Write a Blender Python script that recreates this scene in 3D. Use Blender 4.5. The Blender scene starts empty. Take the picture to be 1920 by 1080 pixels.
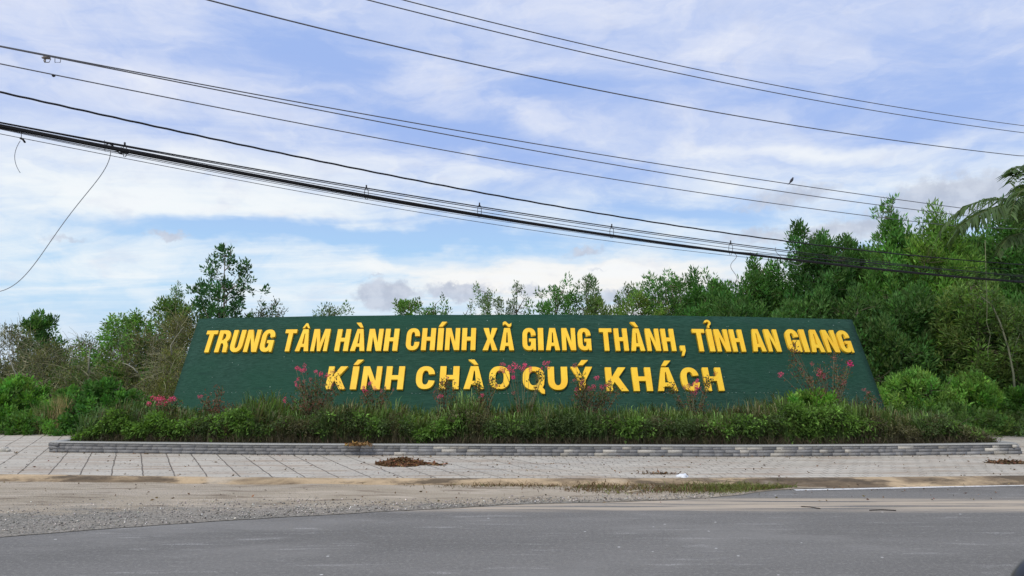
import bpy, math, random
import numpy as np
from math import sin, cos, pi, radians

S = bpy.context.scene
COL = S.collection
# ------------------------------------------------------------------ camera
F = 1387.0                      # focal length in pixels of the 1920-wide photograph
CAMZ = 1.65
PITCH = math.atan(164.0 / F)
cam_d = bpy.data.cameras.new('camera'); cam = bpy.data.objects.new('camera', cam_d); COL.objects.link(cam)
cam.location = (0, 0, CAMZ); cam.rotation_euler = (pi / 2 + PITCH, 0, 0)
cam_d.sensor_width = 36; cam_d.lens = 36 * F / 1920; cam_d.clip_end = 6000; cam_d.clip_start = 0.05
cam_d.dof.use_dof = True; cam_d.dof.focus_distance = 22; cam_d.dof.aperture_fstop = 8.0
S.camera = cam
# ------------------------------------------------------------------ exposure
S.view_settings.view_transform = 'Standard'; S.view_settings.look = 'None'
S.view_settings.exposure = 0.0; S.view_settings.gamma = 1.0
S.cycles.max_bounces = 6; S.cycles.transparent_max_bounces = 4; S.cycles.caustics_reflective = False
# ------------------------------------------------------------------ sun
SUN_EL, SUN_AZ = radians(48), radians(215)     # azimuth from +Y clockwise: behind the camera, to the left
sd = bpy.data.lights.new('sun', 'SUN'); sd.energy = 2.1; sd.angle = radians(11); sd.color = (1.0, 0.92, 0.78)
so = bpy.data.objects.new('sun', sd); COL.objects.link(so)
so.rotation_euler = (pi / 2 - SUN_EL, 0, pi - SUN_AZ)
so.location = (-10, -15, 20)


# ------------------------------------------------------------------ node helper
class NT:
    def __init__(s, tree):
        s.t = tree; s.n = tree.nodes; s.l = tree.links

    def node(s, typ, **kw):
        n = s.n.new(typ)
        for k, v in kw.items(): setattr(n, k, v)
        return n

    def put(s, sock, v):
        if v is None: return
        if isinstance(v, bpy.types.NodeSocket): s.l.new(v, sock)
        else:
            if sock.type == 'RGBA' and not isinstance(v, (int, float)) and len(v) == 3: v = (*v, 1)
            sock.default_value = v

    def math(s, op, a, b=None, c=None, clamp=False):
        n = s.node('ShaderNodeMath', operation=op, use_clamp=clamp)
        s.put(n.inputs[0], a)
        if b is not None: s.put(n.inputs[1], b)
        if c is not None: s.put(n.inputs[2], c)
        return n.outputs[0]

    def vmath(s, op, a, b=None, out=0):
        n = s.node('ShaderNodeVectorMath', operation=op)
        s.put(n.inputs[0], a)
        if b is not None:
            s.put(n.inputs[3] if op == 'SCALE' else n.inputs[1], b)
        return n.outputs[out]

    def comb(s, x, y, z=0.0):
        n = s.node('ShaderNodeCombineXYZ')
        s.put(n.inputs[0], x); s.put(n.inputs[1], y); s.put(n.inputs[2], z)
        return n.outputs[0]

    def sep(s, v):
        n = s.node('ShaderNodeSeparateXYZ'); s.put(n.inputs[0], v); return n.outputs

    def noise(s, vec, scale, detail=4, rough=0.55, dist=0.0):
        n = s.node('ShaderNodeTexNoise')
        s.put(n.inputs['Vector'], vec); s.put(n.inputs['Scale'], scale); s.put(n.inputs['Detail'], detail)
        s.put(n.inputs['Roughness'], rough); s.put(n.inputs['Distortion'], dist)
        return n.outputs[0]

    def ramp(s, v, lo, hi, a=0.0, b=1.0, smooth=True):
        n = s.node('ShaderNodeMapRange'); n.interpolation_type = 'SMOOTHSTEP' if smooth else 'LINEAR'; n.clamp = True
        s.put(n.inputs[0], v); s.put(n.inputs[1], lo); s.put(n.inputs[2], hi); s.put(n.inputs[3], a); s.put(n.inputs[4], b)
        return n.outputs[0]

    def mix(s, f, a, b, mode='MIX'):
        n = s.node('ShaderNodeMix', data_type='RGBA', blend_type=mode)
        s.put(n.inputs[0], f); s.put(n.inputs[6], a); s.put(n.inputs[7], b)
        return n.outputs[2]

    def scalev(s, v, sc):
        return s.vmath('MULTIPLY', v, sc)


# ------------------------------------------------------------------ world: sky texture + high thin cloud, laid out by direction
W = bpy.data.worlds.new('World'); S.world = W; W.use_nodes = True
w = NT(W.node_tree); w.n.clear()
out = w.node('ShaderNodeOutputWorld'); bg = w.node('ShaderNodeBackground')
bg.inputs[1].default_value = 0.1
w.l.new(bg.outputs[0], out.inputs[0])
sky = w.node('ShaderNodeTexSky'); sky.sky_type = 'NISHITA'; sky.sun_disc = False
sky.sun_elevation = SUN_EL; sky.sun_rotation = SUN_AZ; sky.altitude = 0; sky.air_density = 1.2; sky.dust_density = 1.5; sky.ozone_density = 1.5
tc = w.node('ShaderNodeTexCoord')
dirv = w.vmath('NORMALIZE', tc.outputs['Generated'])
dx, dy, dz = w.sep(dirv)
az = w.math('MULTIPLY', w.math('ARCTAN2', dx, dy), 180 / pi)
el = w.math('MULTIPLY', w.math('ARCSINE', dz), 180 / pi)


def pxdir(px, py):
    a, b, c = (px - 960) / F, 1.0, -(py - 540) / F
    return np.array([a, b * cos(PITCH) - c * sin(PITCH), b * sin(PITCH) + c * cos(PITCH)])


def azel(px, py):
    d = pxdir(px, py); d = d / np.linalg.norm(d)
    return math.degrees(math.atan2(d[0], d[1])), math.degrees(math.asin(d[2]))


aev = w.comb(az, el)
# clouds drawn out sideways: coordinates on a high sheet
zc = w.math('MAXIMUM', w.math('ADD', dz, 0.10), 0.03)
sheet = w.comb(w.math('DIVIDE', dx, zc), w.math('DIVIDE', dy, zc))
n_w1 = w.noise(w.scalev(aev, (0.07, 0.14, 1)), 1.0, 5, 0.6)
n_w2 = w.noise(w.vmath('ADD', w.scalev(aev, (0.07, 0.14, 1)), (7.3, 2.1, 3.3)), 1.0, 5, 0.6)
wx = w.math('MULTIPLY', w.math('SUBTRACT', n_w1, 0.5), 14)
wy = w.math('MULTIPLY', w.math('SUBTRACT', n_w2, 0.5), 6)
waev = w.vmath('ADD', aev, w.comb(wx, wy))
streak = w.noise(w.scalev(sheet, (0.55, 1.3, 1)), 1.6, 9, 0.62, 0.9)
fine = w.noise(w.scalev(waev, (0.16, 0.42, 1)), 1.0, 8, 0.6, 0.6)
puff = w.noise(w.scalev(aev, (0.30, 0.55, 1)), 1.0, 7, 0.58, 0.3)


def blob(px, py, rx, ry, k=1.0, rot=0.0, src=None, soft=(0.0, 1.0)):
    a, e = azel(px, py)
    m = w.node('ShaderNodeMapping', vector_type='TEXTURE')
    m.inputs['Location'].default_value = (a, e, 0)
    m.inputs['Rotation'].default_value = (0, 0, radians(rot))
    m.inputs['Scale'].default_value = (rx / 24.2, ry / 24.2, 1)
    w.put(m.inputs[0], src or waev)
    d = w.vmath('LENGTH', m.outputs[0], out=1)
    return w.ramp(d, soft[1], soft[0], 0.0, k)


def total(items):
    t = items[0]
    for i in items[1:]: t = w.math('ADD', t, i)
    return t


blue_b = total([blob(600, 110, 250, 75, .75, -8), blob(790, 235, 330, 60, .95, -10), blob(1060, 190, 260, 60, .75, -8),
                blob(560, 440, 520, 34, 1.0, 2), blob(930, 440, 420, 48, 1.0, -4), blob(1270, 395, 360, 50, .85, -8),
                blob(1760, 200, 380, 90, .75, -8), blob(1300, 170, 320, 50, .4, -8), blob(1000, 300, 420, 60, .45, -6),
                blob(300, 590, 500, 50, .45), blob(700, 60, 900, 60, .25), blob(1850, 60, 260, 90, .35)])
white_b = total([blob(1400, 85, 260, 50, .5, 2), blob(330, 370, 520, 55, .7, 0), blob(1560, 280, 420, 26, .7, -3),
                 blob(880, 340, 260, 45, .4, -10), blob(300, 300, 380, 60, .3), blob(1100, 520, 520, 40, .9), blob(760, 500, 420, 30, .4),
                 blob(1150, 30, 500, 70, .2)])
cover = w.math('ADD', w.math('SUBTRACT', white_b, blue_b), w.math('MULTIPLY', w.math('SUBTRACT', streak, 0.48), 2.0))
cover = w.math('ADD', cover, w.math('MULTIPLY', w.math('SUBTRACT', fine, 0.5), 1.6))
mask = w.ramp(cover, -0.85, 0.72)
K = 10.0                                         # background strength is 0.1
c_veil = tuple(K * v for v in (0.74, 0.79, 0.94))
c_white = tuple(K * v for v in (0.88, 0.935, 0.97))
c_cream = tuple(K * v for v in (0.95, 0.93, 0.90))
skyc = w.mix(1.0, sky.outputs[0], (1.0, 1.0, 1.0, 1), 'MULTIPLY')
# blue of the gaps: deeper and more violet above, paler below
gap = w.mix(w.ramp(el, 6, 17), tuple(K * v for v in (0.45, 0.72, 1.0)), tuple(K * v for v in (0.38, 0.53, 0.93)))
gap = w.mix(0.12, gap, skyc)
cl = w.mix(w.ramp(el, 21, 11), c_veil, c_white)
cl = w.mix(w.math('MULTIPLY', w.ramp(el, 11.5, 6.5), w.ramp(az, -16, 0)), cl, c_cream)
cl = w.mix(w.math('MULTIPLY', w.ramp(puff, 0.50, 0.72), 0.35), cl, tuple(K * v for v in (0.64, 0.68, 0.82)))
cl = w.mix(w.math('MULTIPLY', w.ramp(cover, 0.35, 1.1), 0.6), cl, tuple(K * v for v in (0.93, 0.96, 0.99)))
col = w.mix(mask, gap, cl)
col = w.mix(w.ramp(el, 6.5, 1.5, 0, .75), col, tuple(K * v for v in (0.68, 0.79, 0.92)))
# grey low cumulus: crisp ragged edges
pw = w.vmath('ADD', aev, w.comb(w.math('MULTIPLY', w.math('SUBTRACT', w.noise(aev, 0.9, 7, 0.6), 0.5), 2.2),
                                w.math('MULTIPLY', w.math('SUBTRACT', w.noise(w.vmath('ADD', aev, (9, 4, 1)), 0.9, 7, 0.62), 0.5), 1.9)))
gfine = w.math('MULTIPLY', w.math('SUBTRACT', w.noise(aev, 1.6, 6, 0.62), 0.5), 0.9)


def gcloud(*a, **k):
    return blob(*a, src=pw, **k)


grey = total([gcloud(722, 553, 80, 44, 1.5), gcloud(860, 548, 100, 28, 1.2), gcloud(1095, 474, 62, 18, .8, rot=8), gcloud(318, 441, 56, 14, .85),
              gcloud(120, 448, 70, 9, .5), gcloud(1190, 556, 170, 26, .8), gcloud(1370, 540, 120, 30, .6), gcloud(990, 545, 80, 20, .6),
              gcloud(1800, 372, 200, 62, 1.0), gcloud(1480, 370, 150, 32, .7, rot=8), gcloud(1430, 442, 150, 26, .6), gcloud(1600, 430, 150, 36, .75),
              gcloud(1120, 505, 30, 6, .5), gcloud(700, 515, 40, 5, .4), gcloud(420, 455, 40, 10, .35)])
gm = w.ramp(w.math('ADD', grey, w.math('MULTIPLY', gfine, w.ramp(grey, 0.0, 0.25))), 0.12, 0.75, 0, .85)
gcol = w.mix(w.ramp(w.noise(aev, 0.8, 6, .6), .35, .65), tuple(K * v for v in (0.47, 0.52, 0.64)), tuple(K * v for v in (0.60, 0.65, 0.76)))
col = w.mix(gm, col, gcol)
w.l.new(col, bg.inputs[0])


# ------------------------------------------------------------------ geometry helpers
def tag(o, label=None, cat=None, group=None, kind=None):
    if label: o['label'] = label
    if cat: o['category'] = cat
    if group: o['group'] = group
    if kind: o['kind'] = kind
    return o


def empty(name, loc, **kw):
    o = bpy.data.objects.new(name, None); COL.objects.link(o); o.location = loc; o.empty_display_size = .2
    return tag(o, **kw)


def at(px, py, D):
    d = pxdir(px, py); return np.array([d[0] / d[1] * D, D, CAMZ + d[2] / d[1] * D])


def onz(px, py, z):
    d = pxdir(px, py); t = (z - CAMZ) / d[2]; return np.array([d[0] * t, d[1] * t, z])


class Mesh:
    """collects quads / tris / tubes in arrays, builds ONE mesh object"""
    def __init__(s): s.v = []; s.c = []; s.q = []; s.t = []; s.nv = 0; s.m = []

    def add(s, v, q=None, t=None, c=(1, 1, 1)):
        v = np.asarray(v, float).reshape(-1, 3); n = len(v)
        c = np.asarray(c, float)
        if c.ndim == 1: c = np.tile(c, (n, 1))
        s.v.append(v); s.c.append(c)
        if q is not None and len(q): s.q.append(np.asarray(q, int).reshape(-1, 4) + s.nv)
        if t is not None and len(t): s.t.append(np.asarray(t, int).reshape(-1, 3) + s.nv)
        s.nv += n

    def tube(s, pts, rad, sides=5, c=(1, 1, 1), cap=True):
        pts = np.asarray(pts, float); n = len(pts)
        rad = np.full(n, rad, float) if np.isscalar(rad) else np.asarray(rad, float)
        tg = np.gradient(pts, axis=0); tg /= np.linalg.norm(tg, axis=1, keepdims=True) + 1e-9
        ref = np.array([0, 0, 1.0]) if abs(tg[:, 2]).mean() < .8 else np.array([1.0, 0, 0])
        a = np.cross(tg, ref); a /= np.linalg.norm(a, axis=1, keepdims=True) + 1e-9
        b = np.cross(tg, a)
        th = np.arange(sides) * 2 * pi / sides
        ring = pts[:, None, :] + rad[:, None, None] * (a[:, None, :] * np.cos(th)[None, :, None] + b[:, None, :] * np.sin(th)[None, :, None])
        i = np.arange(n - 1)[:, None] * sides; j = np.arange(sides)[None, :]; j2 = (j + 1) % sides
        q = np.stack([i + j, i + j2, i + sides + j2, i + sides + j], -1).reshape(-1, 4)
        v = ring.reshape(-1, 3)
        t = []
        if cap:
            v = np.vstack([v, pts[0], pts[-1]]); k = n * sides
            t = [[k, (jj + 1) % sides, jj] for jj in range(sides)] + [[k + 1, (n - 1) * sides + jj, (n - 1) * sides + (jj + 1) % sides] for jj in range(sides)]
        s.add(v, q, t, c)

    def box(s, c0, size, col=(1, 1, 1), rz=0.0, j=0, rng=None):
        hx, hy, hz = np.array(size) / 2
        v = np.array([[x, y, z] for z in (-hz, hz) for x, y in ((-hx, -hy), (hx, -hy), (hx, hy), (-hx, hy))])
        if rng is not None: v += rng.normal(0, j, v.shape)
        cc, ss = cos(rz), sin(rz)
        v = np.stack([v[:, 0] * cc - v[:, 1] * ss, v[:, 0] * ss + v[:, 1] * cc, v[:, 2]], 1) + np.array(c0)
        s.add(v, [[0, 3, 2, 1], [4, 5, 6, 7], [0, 1, 5, 4], [1, 2, 6, 5], [2, 3, 7, 6], [3, 0, 4, 7]], None, col)

    def build(s, name, mat, parent=None, smooth=False, **kw):
        me = bpy.data.meshes.new(name)
        v = np.vstack(s.v); c = np.vstack(s.c)
        if parent is not None: v = v - np.array(parent.location)
        q = np.vstack(s.q) if s.q else np.zeros((0, 4), int); t = np.vstack(s.t) if s.t else np.zeros((0, 3), int)
        me.vertices.add(len(v)); me.vertices.foreach_set('co', v.astype(np.float32).ravel())
        nl = q.size + t.size; me.loops.add(nl); me.loops.foreach_set('vertex_index', np.concatenate([q.ravel(), t.ravel()]).astype(np.int32))
        me.polygons.add(len(q) + len(t))
        st = np.concatenate([np.arange(len(q)) * 4, q.size + np.arange(len(t)) * 3]).astype(np.int32)
        me.polygons.foreach_set('loop_start', st)
        if smooth: me.polygons.foreach_set('use_smooth', np.ones(len(st), bool))
        me.update(calc_edges=True)
        at_ = me.attributes.new('col', 'FLOAT_COLOR', 'POINT')
        at_.data.foreach_set('color', np.hstack([c, np.ones((len(c), 1))]).astype(np.float32).ravel())
        for m in (mat if isinstance(mat, (list, tuple)) else [mat]): me.materials.append(m)
        o = bpy.data.objects.new(name, me); COL.objects.link(o)
        if parent is not None: o.parent = parent
        return tag(o, **kw)


def unit(a): return a / (np.linalg.norm(a, axis=-1, keepdims=True) + 1e-9)


def leaves(M, P, Dr, L, Wd, c, rng, droop=0.0, fold=False):
    """diamond leaves at P pointing along Dr"""
    n = len(P); Dr = unit(Dr); r = unit(rng.normal(size=(n, 3)))
    sd_ = unit(np.cross(Dr, r)); L = np.broadcast_to(L, (n,))[:, None]; Wd = np.broadcast_to(Wd, (n,))[:, None]
    nrm = np.cross(Dr, sd_)
    mid = P + Dr * L * .45 + (nrm * Wd * .25 if fold else 0)
    tip = P + Dr * L + np.array([0, 0, -1]) * L * droop
    v = np.stack([P, mid - sd_ * Wd * .5, tip, mid + sd_ * Wd * .5], 1).reshape(-1, 3)
    q = np.arange(4 * n).reshape(n, 4)
    M.add(v, q, None, np.repeat(c, 4, axis=0))


def shade(rng, base, n, amt=.25, hue=.08):
    base = np.asarray(base)
    k = np.exp(rng.normal(0, amt, (n, 1)))
    h = 1 + rng.normal(0, hue, (n, 3))
    return np.clip(base * k * h, 0.002, .95)


# ------------------------------------------------------------------ materials
def new_mat(name):
    m = bpy.data.materials.new(name); m.use_nodes = True
    t = NT(m.node_tree); p = t.n['Principled BSDF']
    return m, t, p


def bump(t, p, h, strength=.5, dist=.01):
    b = t.node('ShaderNodeBump'); b.inputs['Strength'].default_value = strength; b.inputs['Distance'].default_value = dist
    t.l.new(h, b.inputs['Height']); t.l.new(b.outputs[0], p.inputs['Normal'])


def attr_mat(name, rough=.6, transl=.0, spec=.3, noise=None):
    m, t, p = new_mat(name)
    a = t.node('ShaderNodeAttribute', attribute_name='col'); c = a.outputs[0]
    if noise:
        g = t.node('ShaderNodeNewGeometry')
        c = t.mix(1.0, c, t.mix(t.noise(g.outputs['Position'], noise, 5), (.55, .55, .55), (1.45, 1.45, 1.45)), 'MULTIPLY')
    t.l.new(c, p.inputs['Base Color']); p.inputs['Roughness'].default_value = rough; p.inputs['Specular IOR Level'].default_value = spec
    if transl:
        tr = t.node('ShaderNodeBsdfTranslucent'); t.l.new(t.mix(1.0, c, (1.15, 1.25, .5), 'MULTIPLY'), tr.inputs[0])
        mx = t.node('ShaderNodeMixShader'); mx.inputs[0].default_value = transl
        t.l.new(p.outputs[0], mx.inputs[1]); t.l.new(tr.outputs[0], mx.inputs[2])
        t.l.new(mx.outputs[0], t.n['Material Output'].inputs[0])
    return m


def flat_mat(name, c, rough=.5, metal=0, spec=.5, noise=0, nscale=20):
    m, t, p = new_mat(name)
    if noise:
        g = t.node('ShaderNodeNewGeometry')
        cc = t.mix(t.noise(g.outputs['Position'], nscale, 5), tuple(x * (1 - noise) for x in c), tuple(min(1, x * (1 + noise)) for x in c))
        t.l.new(cc, p.inputs['Base Color'])
    else: p.inputs['Base Color'].default_value = (*c, 1)
    p.inputs['Roughness'].default_value = rough; p.inputs['Metallic'].default_value = metal; p.inputs['Specular IOR Level'].default_value = spec
    return m


M_LEAF = attr_mat('leaf', .6, .38, .16)
M_DRYLEAF = attr_mat('dry_leaf', .8, .12, .2)
M_GRASS = attr_mat('grass_blade', .6, .28, .15)
M_PETAL = attr_mat('petal', .6, .25, .2)
M_BARK = attr_mat('bark', .85, 0, .2, noise=30)
M_CABLE = flat_mat('black_cable', (.012, .012, .014), .55, 0, .3)
M_WIRE = flat_mat('grey_wire', (.14, .14, .15), .5, .3)
M_STONE = attr_mat('stone', .8, 0, .3, noise=45)

# ------------------------------------------------------------------ ground profile
ZP = 0.12                                         # top of the pavement
FR = [onz(x, y, ZP) for x, y in ((-300, 886), (0, 889), (300, 893), (600, 896), (960, 897), (1300, 896.5), (1600, 895), (1920, 892), (2250, 888))]
WL = [onz(x, y, ZP) for x, y in ((85, 848), (500, 853), (960, 855), (1400, 856.5), (1700, 854.5), (1915, 851.5))]
AE = [onz(x, y, 0) for x, y in ((-300, 1035), (0, 1008), (300, 984), (600, 966), (960, 947), (1300, 937), (1480, 921), (1920, 908), (2250, 899))]


def curve(P):
    xs = np.array([p[0] for p in P]); ys = np.array([p[1] for p in P])
    s0 = (ys[1] - ys[0]) / (xs[1] - xs[0]); s1 = (ys[-1] - ys[-2]) / (xs[-1] - xs[-2])

    def f(x):
        x = np.asarray(x, float); y = np.interp(x, xs, ys)
        y = np.where(x < xs[0], ys[0] + (x - xs[0]) * s0 * .6, y)
        return np.where(x > xs[-1], ys[-1] + (x - xs[-1]) * s1 * .6, y)
    return f


def smoothed(f, r=.8):
    return lambda x: sum(f(np.asarray(x, float) + d) for d in np.linspace(-r, r, 9)) / 9


yfr = smoothed(curve(FR)); ywl = smoothed(curve(WL)); yae = smoothed(curve(AE), .5)


def vnoise(x, y, seed=0):
    """cheap smooth value noise"""
    r = np.random.default_rng(seed); tab = r.random((64, 64))
    xi = np.floor(x).astype(int); yi = np.floor(y).astype(int); fx = x - xi; fy = y - yi
    fx = fx * fx * (3 - 2 * fx); fy = fy * fy * (3 - 2 * fy)
    g = lambda a, b: tab[a % 64, b % 64]
    return (g(xi, yi) * (1 - fx) + g(xi + 1, yi) * fx) * (1 - fy) + (g(xi, yi + 1) * (1 - fx) + g(xi + 1, yi + 1) * fx) * fy


def fbm(x, y, seed=0, o=4):
    x = np.asarray(x, float); y = np.asarray(y, float)
    return sum(vnoise(x * 2 ** i, y * 2 ** i, seed + i) * .5 ** i for i in range(o)) / sum(.5 ** i for i in range(o))


def strip(name, x0, x1, nx, ya, yb, ny, zf, mat, smooth=True, xs=None, **kw):
    X = np.linspace(x0, x1, nx) if xs is None else xs; nx = len(X)
    T = np.linspace(0, 1, ny)
    A = ya(X); B = yb(X)
    XX = np.repeat(X[:, None], ny, 1); YY = A[:, None] * (1 - T) + B[:, None] * T
    ZZ = zf(XX, YY, np.repeat(T[None], nx, 0))
    i = np.arange(nx - 1)[:, None] * ny + np.arange(ny - 1)[None]
    q = np.stack([i, i + ny, i + ny + 1, i + 1], -1).reshape(-1, 4)
    M = Mesh(); M.add(np.stack([XX, YY, ZZ], -1), q)
    return M.build(name, mat, smooth=smooth, kind='structure', **kw)


def pos(t):
    return t.node('ShaderNodeNewGeometry').outputs['Position']


# asphalt
m_road, t, p = new_mat('asphalt')
P = pos(t); x_, y_, z_ = t.sep(P)
n1 = t.noise(t.scalev(P, (.18, 1.1, 1)), 1.0, 6, .6, .3)
n2 = t.noise(P, 60, 3, .7); n3 = t.noise(P, 220, 2, .7)
c = t.mix(t.ramp(n1, .3, .7), (.125, .120, .108), (.180, .173, .158))
c = t.mix(t.math('MULTIPLY', t.ramp(n2, .35, .75), .5), c, (.26, .25, .235))
n4 = t.noise(P, 24, 4, .75); c = t.mix(t.ramp(n4, .50, .68, 0, .6), c, (.30, .29, .26)); c = t.mix(t.ramp(n4, .46, .30, 0, .5), c, (.09, .088, .085))
c = t.mix(t.ramp(n3, .60, .70, 0, .7), c, (.45, .44, .42))
c = t.mix(t.ramp(n3, .40, .30, 0, .6), c, (.07, .07, .075))
vo = t.node('ShaderNodeTexVoronoi'); t.put(vo.inputs['Vector'], P); vo.inputs['Scale'].default_value = 3.2
c = t.mix(t.ramp(vo.outputs['Distance'], .055, .035, 0, .9), c, (.7, .7, .66))
c = t.mix(t.ramp(t.noise(t.scalev(P, (.35, .8, 1)), .9, 5, .6, .6), .48, .66, 0, .5), c, (.27, .26, .24))
scr = t.noise(t.scalev(P, (.7, 7, 1)), 1.2, 7, .7, .4)
c = t.mix(t.math('MULTIPLY', t.ramp(scr, .57, .68, 0, .8), t.ramp(n2, .4, .6)), c, (.46, .45, .43))
# blown sand lying along the far edge of the carriageway
ew = t.math('ADD', y_, t.math('MULTIPLY', t.math('SUBTRACT', n1, .5), .5))
strk = t.noise(t.scalev(P, (.25, 5, 1)), 1.5, 5, .6, .2)
sand = t.math('MULTIPLY', t.ramp(ew, 9.15, 9.55), t.ramp(ew, 10.5, 10.0))
sand = t.math('MULTIPLY', sand, t.ramp(strk, .36, .56))
sand = t.math('MULTIPLY', sand, t.ramp(x_, -3.5, 1.0, .3, 1))
c = t.mix(t.math('MULTIPLY', sand, .95), c, (.50, .42, .32))
t.l.new(c, p.inputs['Base Color']); p.inputs['Roughness'].default_value = .82; p.inputs['Specular IOR Level'].default_value = .3
bump(t, p, t.math('ADD', n2, n3), .6, .006)
gd = Mesh(); gd.add([[-300, -60, 0], [300, -60, 0], [300, 11.9, 0], [-300, 11.9, 0]], [[0, 1, 2, 3]])
gd.build('road', m_road, kind='structure')
# land sheet reaching the horizon
m_land, t, p = new_mat('soil_and_turf')
P = pos(t)
c = t.mix(t.ramp(t.noise(P, .8, 6), .4, .6), (.06, .075, .03), (.12, .10, .065))
t.l.new(c, p.inputs['Base Color']); p.inputs['Roughness'].default_value = .95
bump(t, p, t.noise(P, 6, 6), .8, .1)
gl = Mesh(); gl.add([[-2500, -2500, -.06], [2500, -2500, -.06], [2500, 3500, -.06], [-2500, 3500, -.06]], [[0, 1, 2, 3]])
gl.build('ground', m_land, kind='structure')
gl = Mesh(); gl.add([[-300, 21.0, .10], [300, 21.0, .10], [300, 160, .10], [-300, 160, .10]], [[0, 1, 2, 3]])
gl.build('verge', m_land, kind='structure')

# gravel and sand shoulder on the old road surface
m_sh, t, p = new_mat('sand_and_gravel')
P = pos(t); x_, y_, z_ = t.sep(P)
big = t.noise(t.scalev(P, (.35, 1.2, 1)), 1.2, 6, .6, .4)
a = t.node('ShaderNodeAttribute', attribute_name='col'); tt = t.sep(a.outputs[1])[0]
chips = t.node('ShaderNodeTexVoronoi'); t.put(chips.inputs['Vector'], P); chips.inputs['Scale'].default_value = 42
cv = t.sep(chips.outputs['Color'])[0]
grav = t.mix(t.ramp(cv, .2, .95), (.17, .162, .14), (.33, .31, .27))
grav = t.mix(t.ramp(big, .4, .65, 0, .45), grav, (.34, .30, .25))
sandc = t.mix(t.ramp(big, .35, .65), (.38, .325, .245), (.46, .40, .315))
sandc = t.mix(t.ramp(t.noise(P, 26, 5, .7), .55, .7, 0, .5), sandc, (.24, .20, .16))
sandc = t.mix(t.ramp(t.noise(t.scalev(P, (.7, 5, 1)), 1.3, 7, .65), .52, .64, 0, .75), sandc, (.19, .15, .11))
sandc = t.mix(t.ramp(t.noise(P, 60, 4, .75), .52, .7, 0, .6), sandc, (.28, .23, .17))
sandc = t.mix(t.ramp(t.noise(t.scalev(P, (.5, 3, 1)), 1.7, 6, .6), .55, .68, 0, .6), sandc, (.58, .50, .40))
f = t.ramp(t.math('ADD', tt, t.math('MULTIPLY', t.math('SUBTRACT', t.noise(t.scalev(P, (1, 2, 1)), 1.6, 8, .78), .5), 1.3)), .34, .66)
c = t.mix(f, grav, sandc)
t.l.new(c, p.inputs['Base Color']); p.inputs['Roughness'].default_value = .95; p.inputs['Specular IOR Level'].default_value = .15
bump(t, p, t.math('ADD', t.math('MULTIPLY', chips.outputs['Distance'], -1.0), t.noise(P, 12, 6, .7)), .7, .02)
XS = np.arange(-16, 4.65, .08)
yk = lambda x: yfr(x) - np.interp(x, [-6, 0, 3, 5, 7, 9, 11], [.15, .15, .18, .25, .2, .12, .08]) + .06 * (fbm(np.asarray(x) * .9, 0 * np.asarray(x) + 3, 5) - .5)     # foot of the kerb
_ysh = lambda x: np.minimum(yae(x) + .10 * (fbm(x * 1.3, 0 * x, 9) - .5) + .04 * (fbm(x * 7, 0 * x, 12) - .5), yk(x) - .02)
def ya_sh(x):
    k = np.interp(x, [3.2, 4.6], [0, 1]); return _ysh(x) * (1 - k) + (yk(x) - .02) * k


sh = strip('shoulder', 0, 0, 0, ya_sh, lambda x: yk(x) + .1, 22,
           lambda X, Y, T: .006 + .05 * np.clip((T - .45) / .55, 0, 1) * fbm(X * 1.1, Y * 2.2, 21) + .012 * fbm(X * 6, Y * 6, 25) * np.minimum(T * 6, 1), m_sh, xs=XS)
me = sh.data; n = len(me.vertices); tcol = np.tile(np.linspace(0, 1, 22), len(XS))
# gravel only at the left; the strip is nearly all sand further right
xx = np.repeat(XS, 22); tcol = np.clip(tcol * np.interp(xx, [-9, -4, -1, 3], [1.2, 1.2, 1.4, 1.6]) + np.interp(xx, [-9, -4, -1, 3], [-.05, .05, .28, .5]), 0, 1)
cc = np.ones((n, 4), np.float32); cc[:, 0] = tcol
me.attributes['col'].data.foreach_set('color', cc.ravel())

# kerb, washed over with soil
m_kb, t, p = new_mat('dirty_kerb')
P = pos(t)
c = t.mix(t.ramp(t.noise(t.scalev(P, (.8, 3, 3)), 1.2, 6, .6, .4), .35, .62), (.17, .13, .09), (.52, .40, .26))
c = t.mix(t.ramp(t.noise(t.scalev(P, (1.0, 5, 5)), 1.0, 7, .7), .50, .62, 0, .85), c, (.10, .08, .06))
c = t.mix(t.ramp(t.noise(t.scalev(P, (.5, 1, 1)), 1.7, 3), .60, .72, 0, .6), c, (.56, .50, .41))
t.l.new(c, p.inputs['Base Color']); p.inputs['Roughness'].default_value = .95; p.inputs['Specular IOR Level'].default_value = .15
bump(t, p, t.noise(P, 9, 7, .7), .8, .04)
XK = np.arange(-18, 18, .07)
strip('kerb', 0, 0, 0, yk, lambda x: yfr(x) + .02 * (fbm(x * 3, 0 * x, 77) - .5), 9,
      lambda X, Y, T: -.01 + (ZP + .012) * np.clip(T * 1.0 + .55 * np.sin(T * pi) * fbm(X * 1.5, Y * 2, 31), 0, 1) + .02 * (fbm(X * 5, Y * 5, 33) - .5) * np.sin(T * pi), m_kb, xs=XK)

# pavement with oblique slab joints
m_pv, t, p = new_mat('paving_slabs')
P = pos(t); x_, y_, z_ = t.sep(P)
dj = pxdir(252, 704); aj = math.atan2(dj[0], dj[1])            # run of the joints on the ground
wob = t.math('MULTIPLY', t.math('SUBTRACT', t.noise(P, 2.2, 3), .5), .05)
u = t.math('ADD', t.math('SUBTRACT', t.math('MULTIPLY', x_, cos(aj)), t.math('MULTIPLY', y_, sin(aj))), wob)
v = t.math('ADD', t.math('ADD', t.math('MULTIPLY', x_, sin(aj)), t.math('MULTIPLY', y_, cos(aj))), wob)


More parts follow.
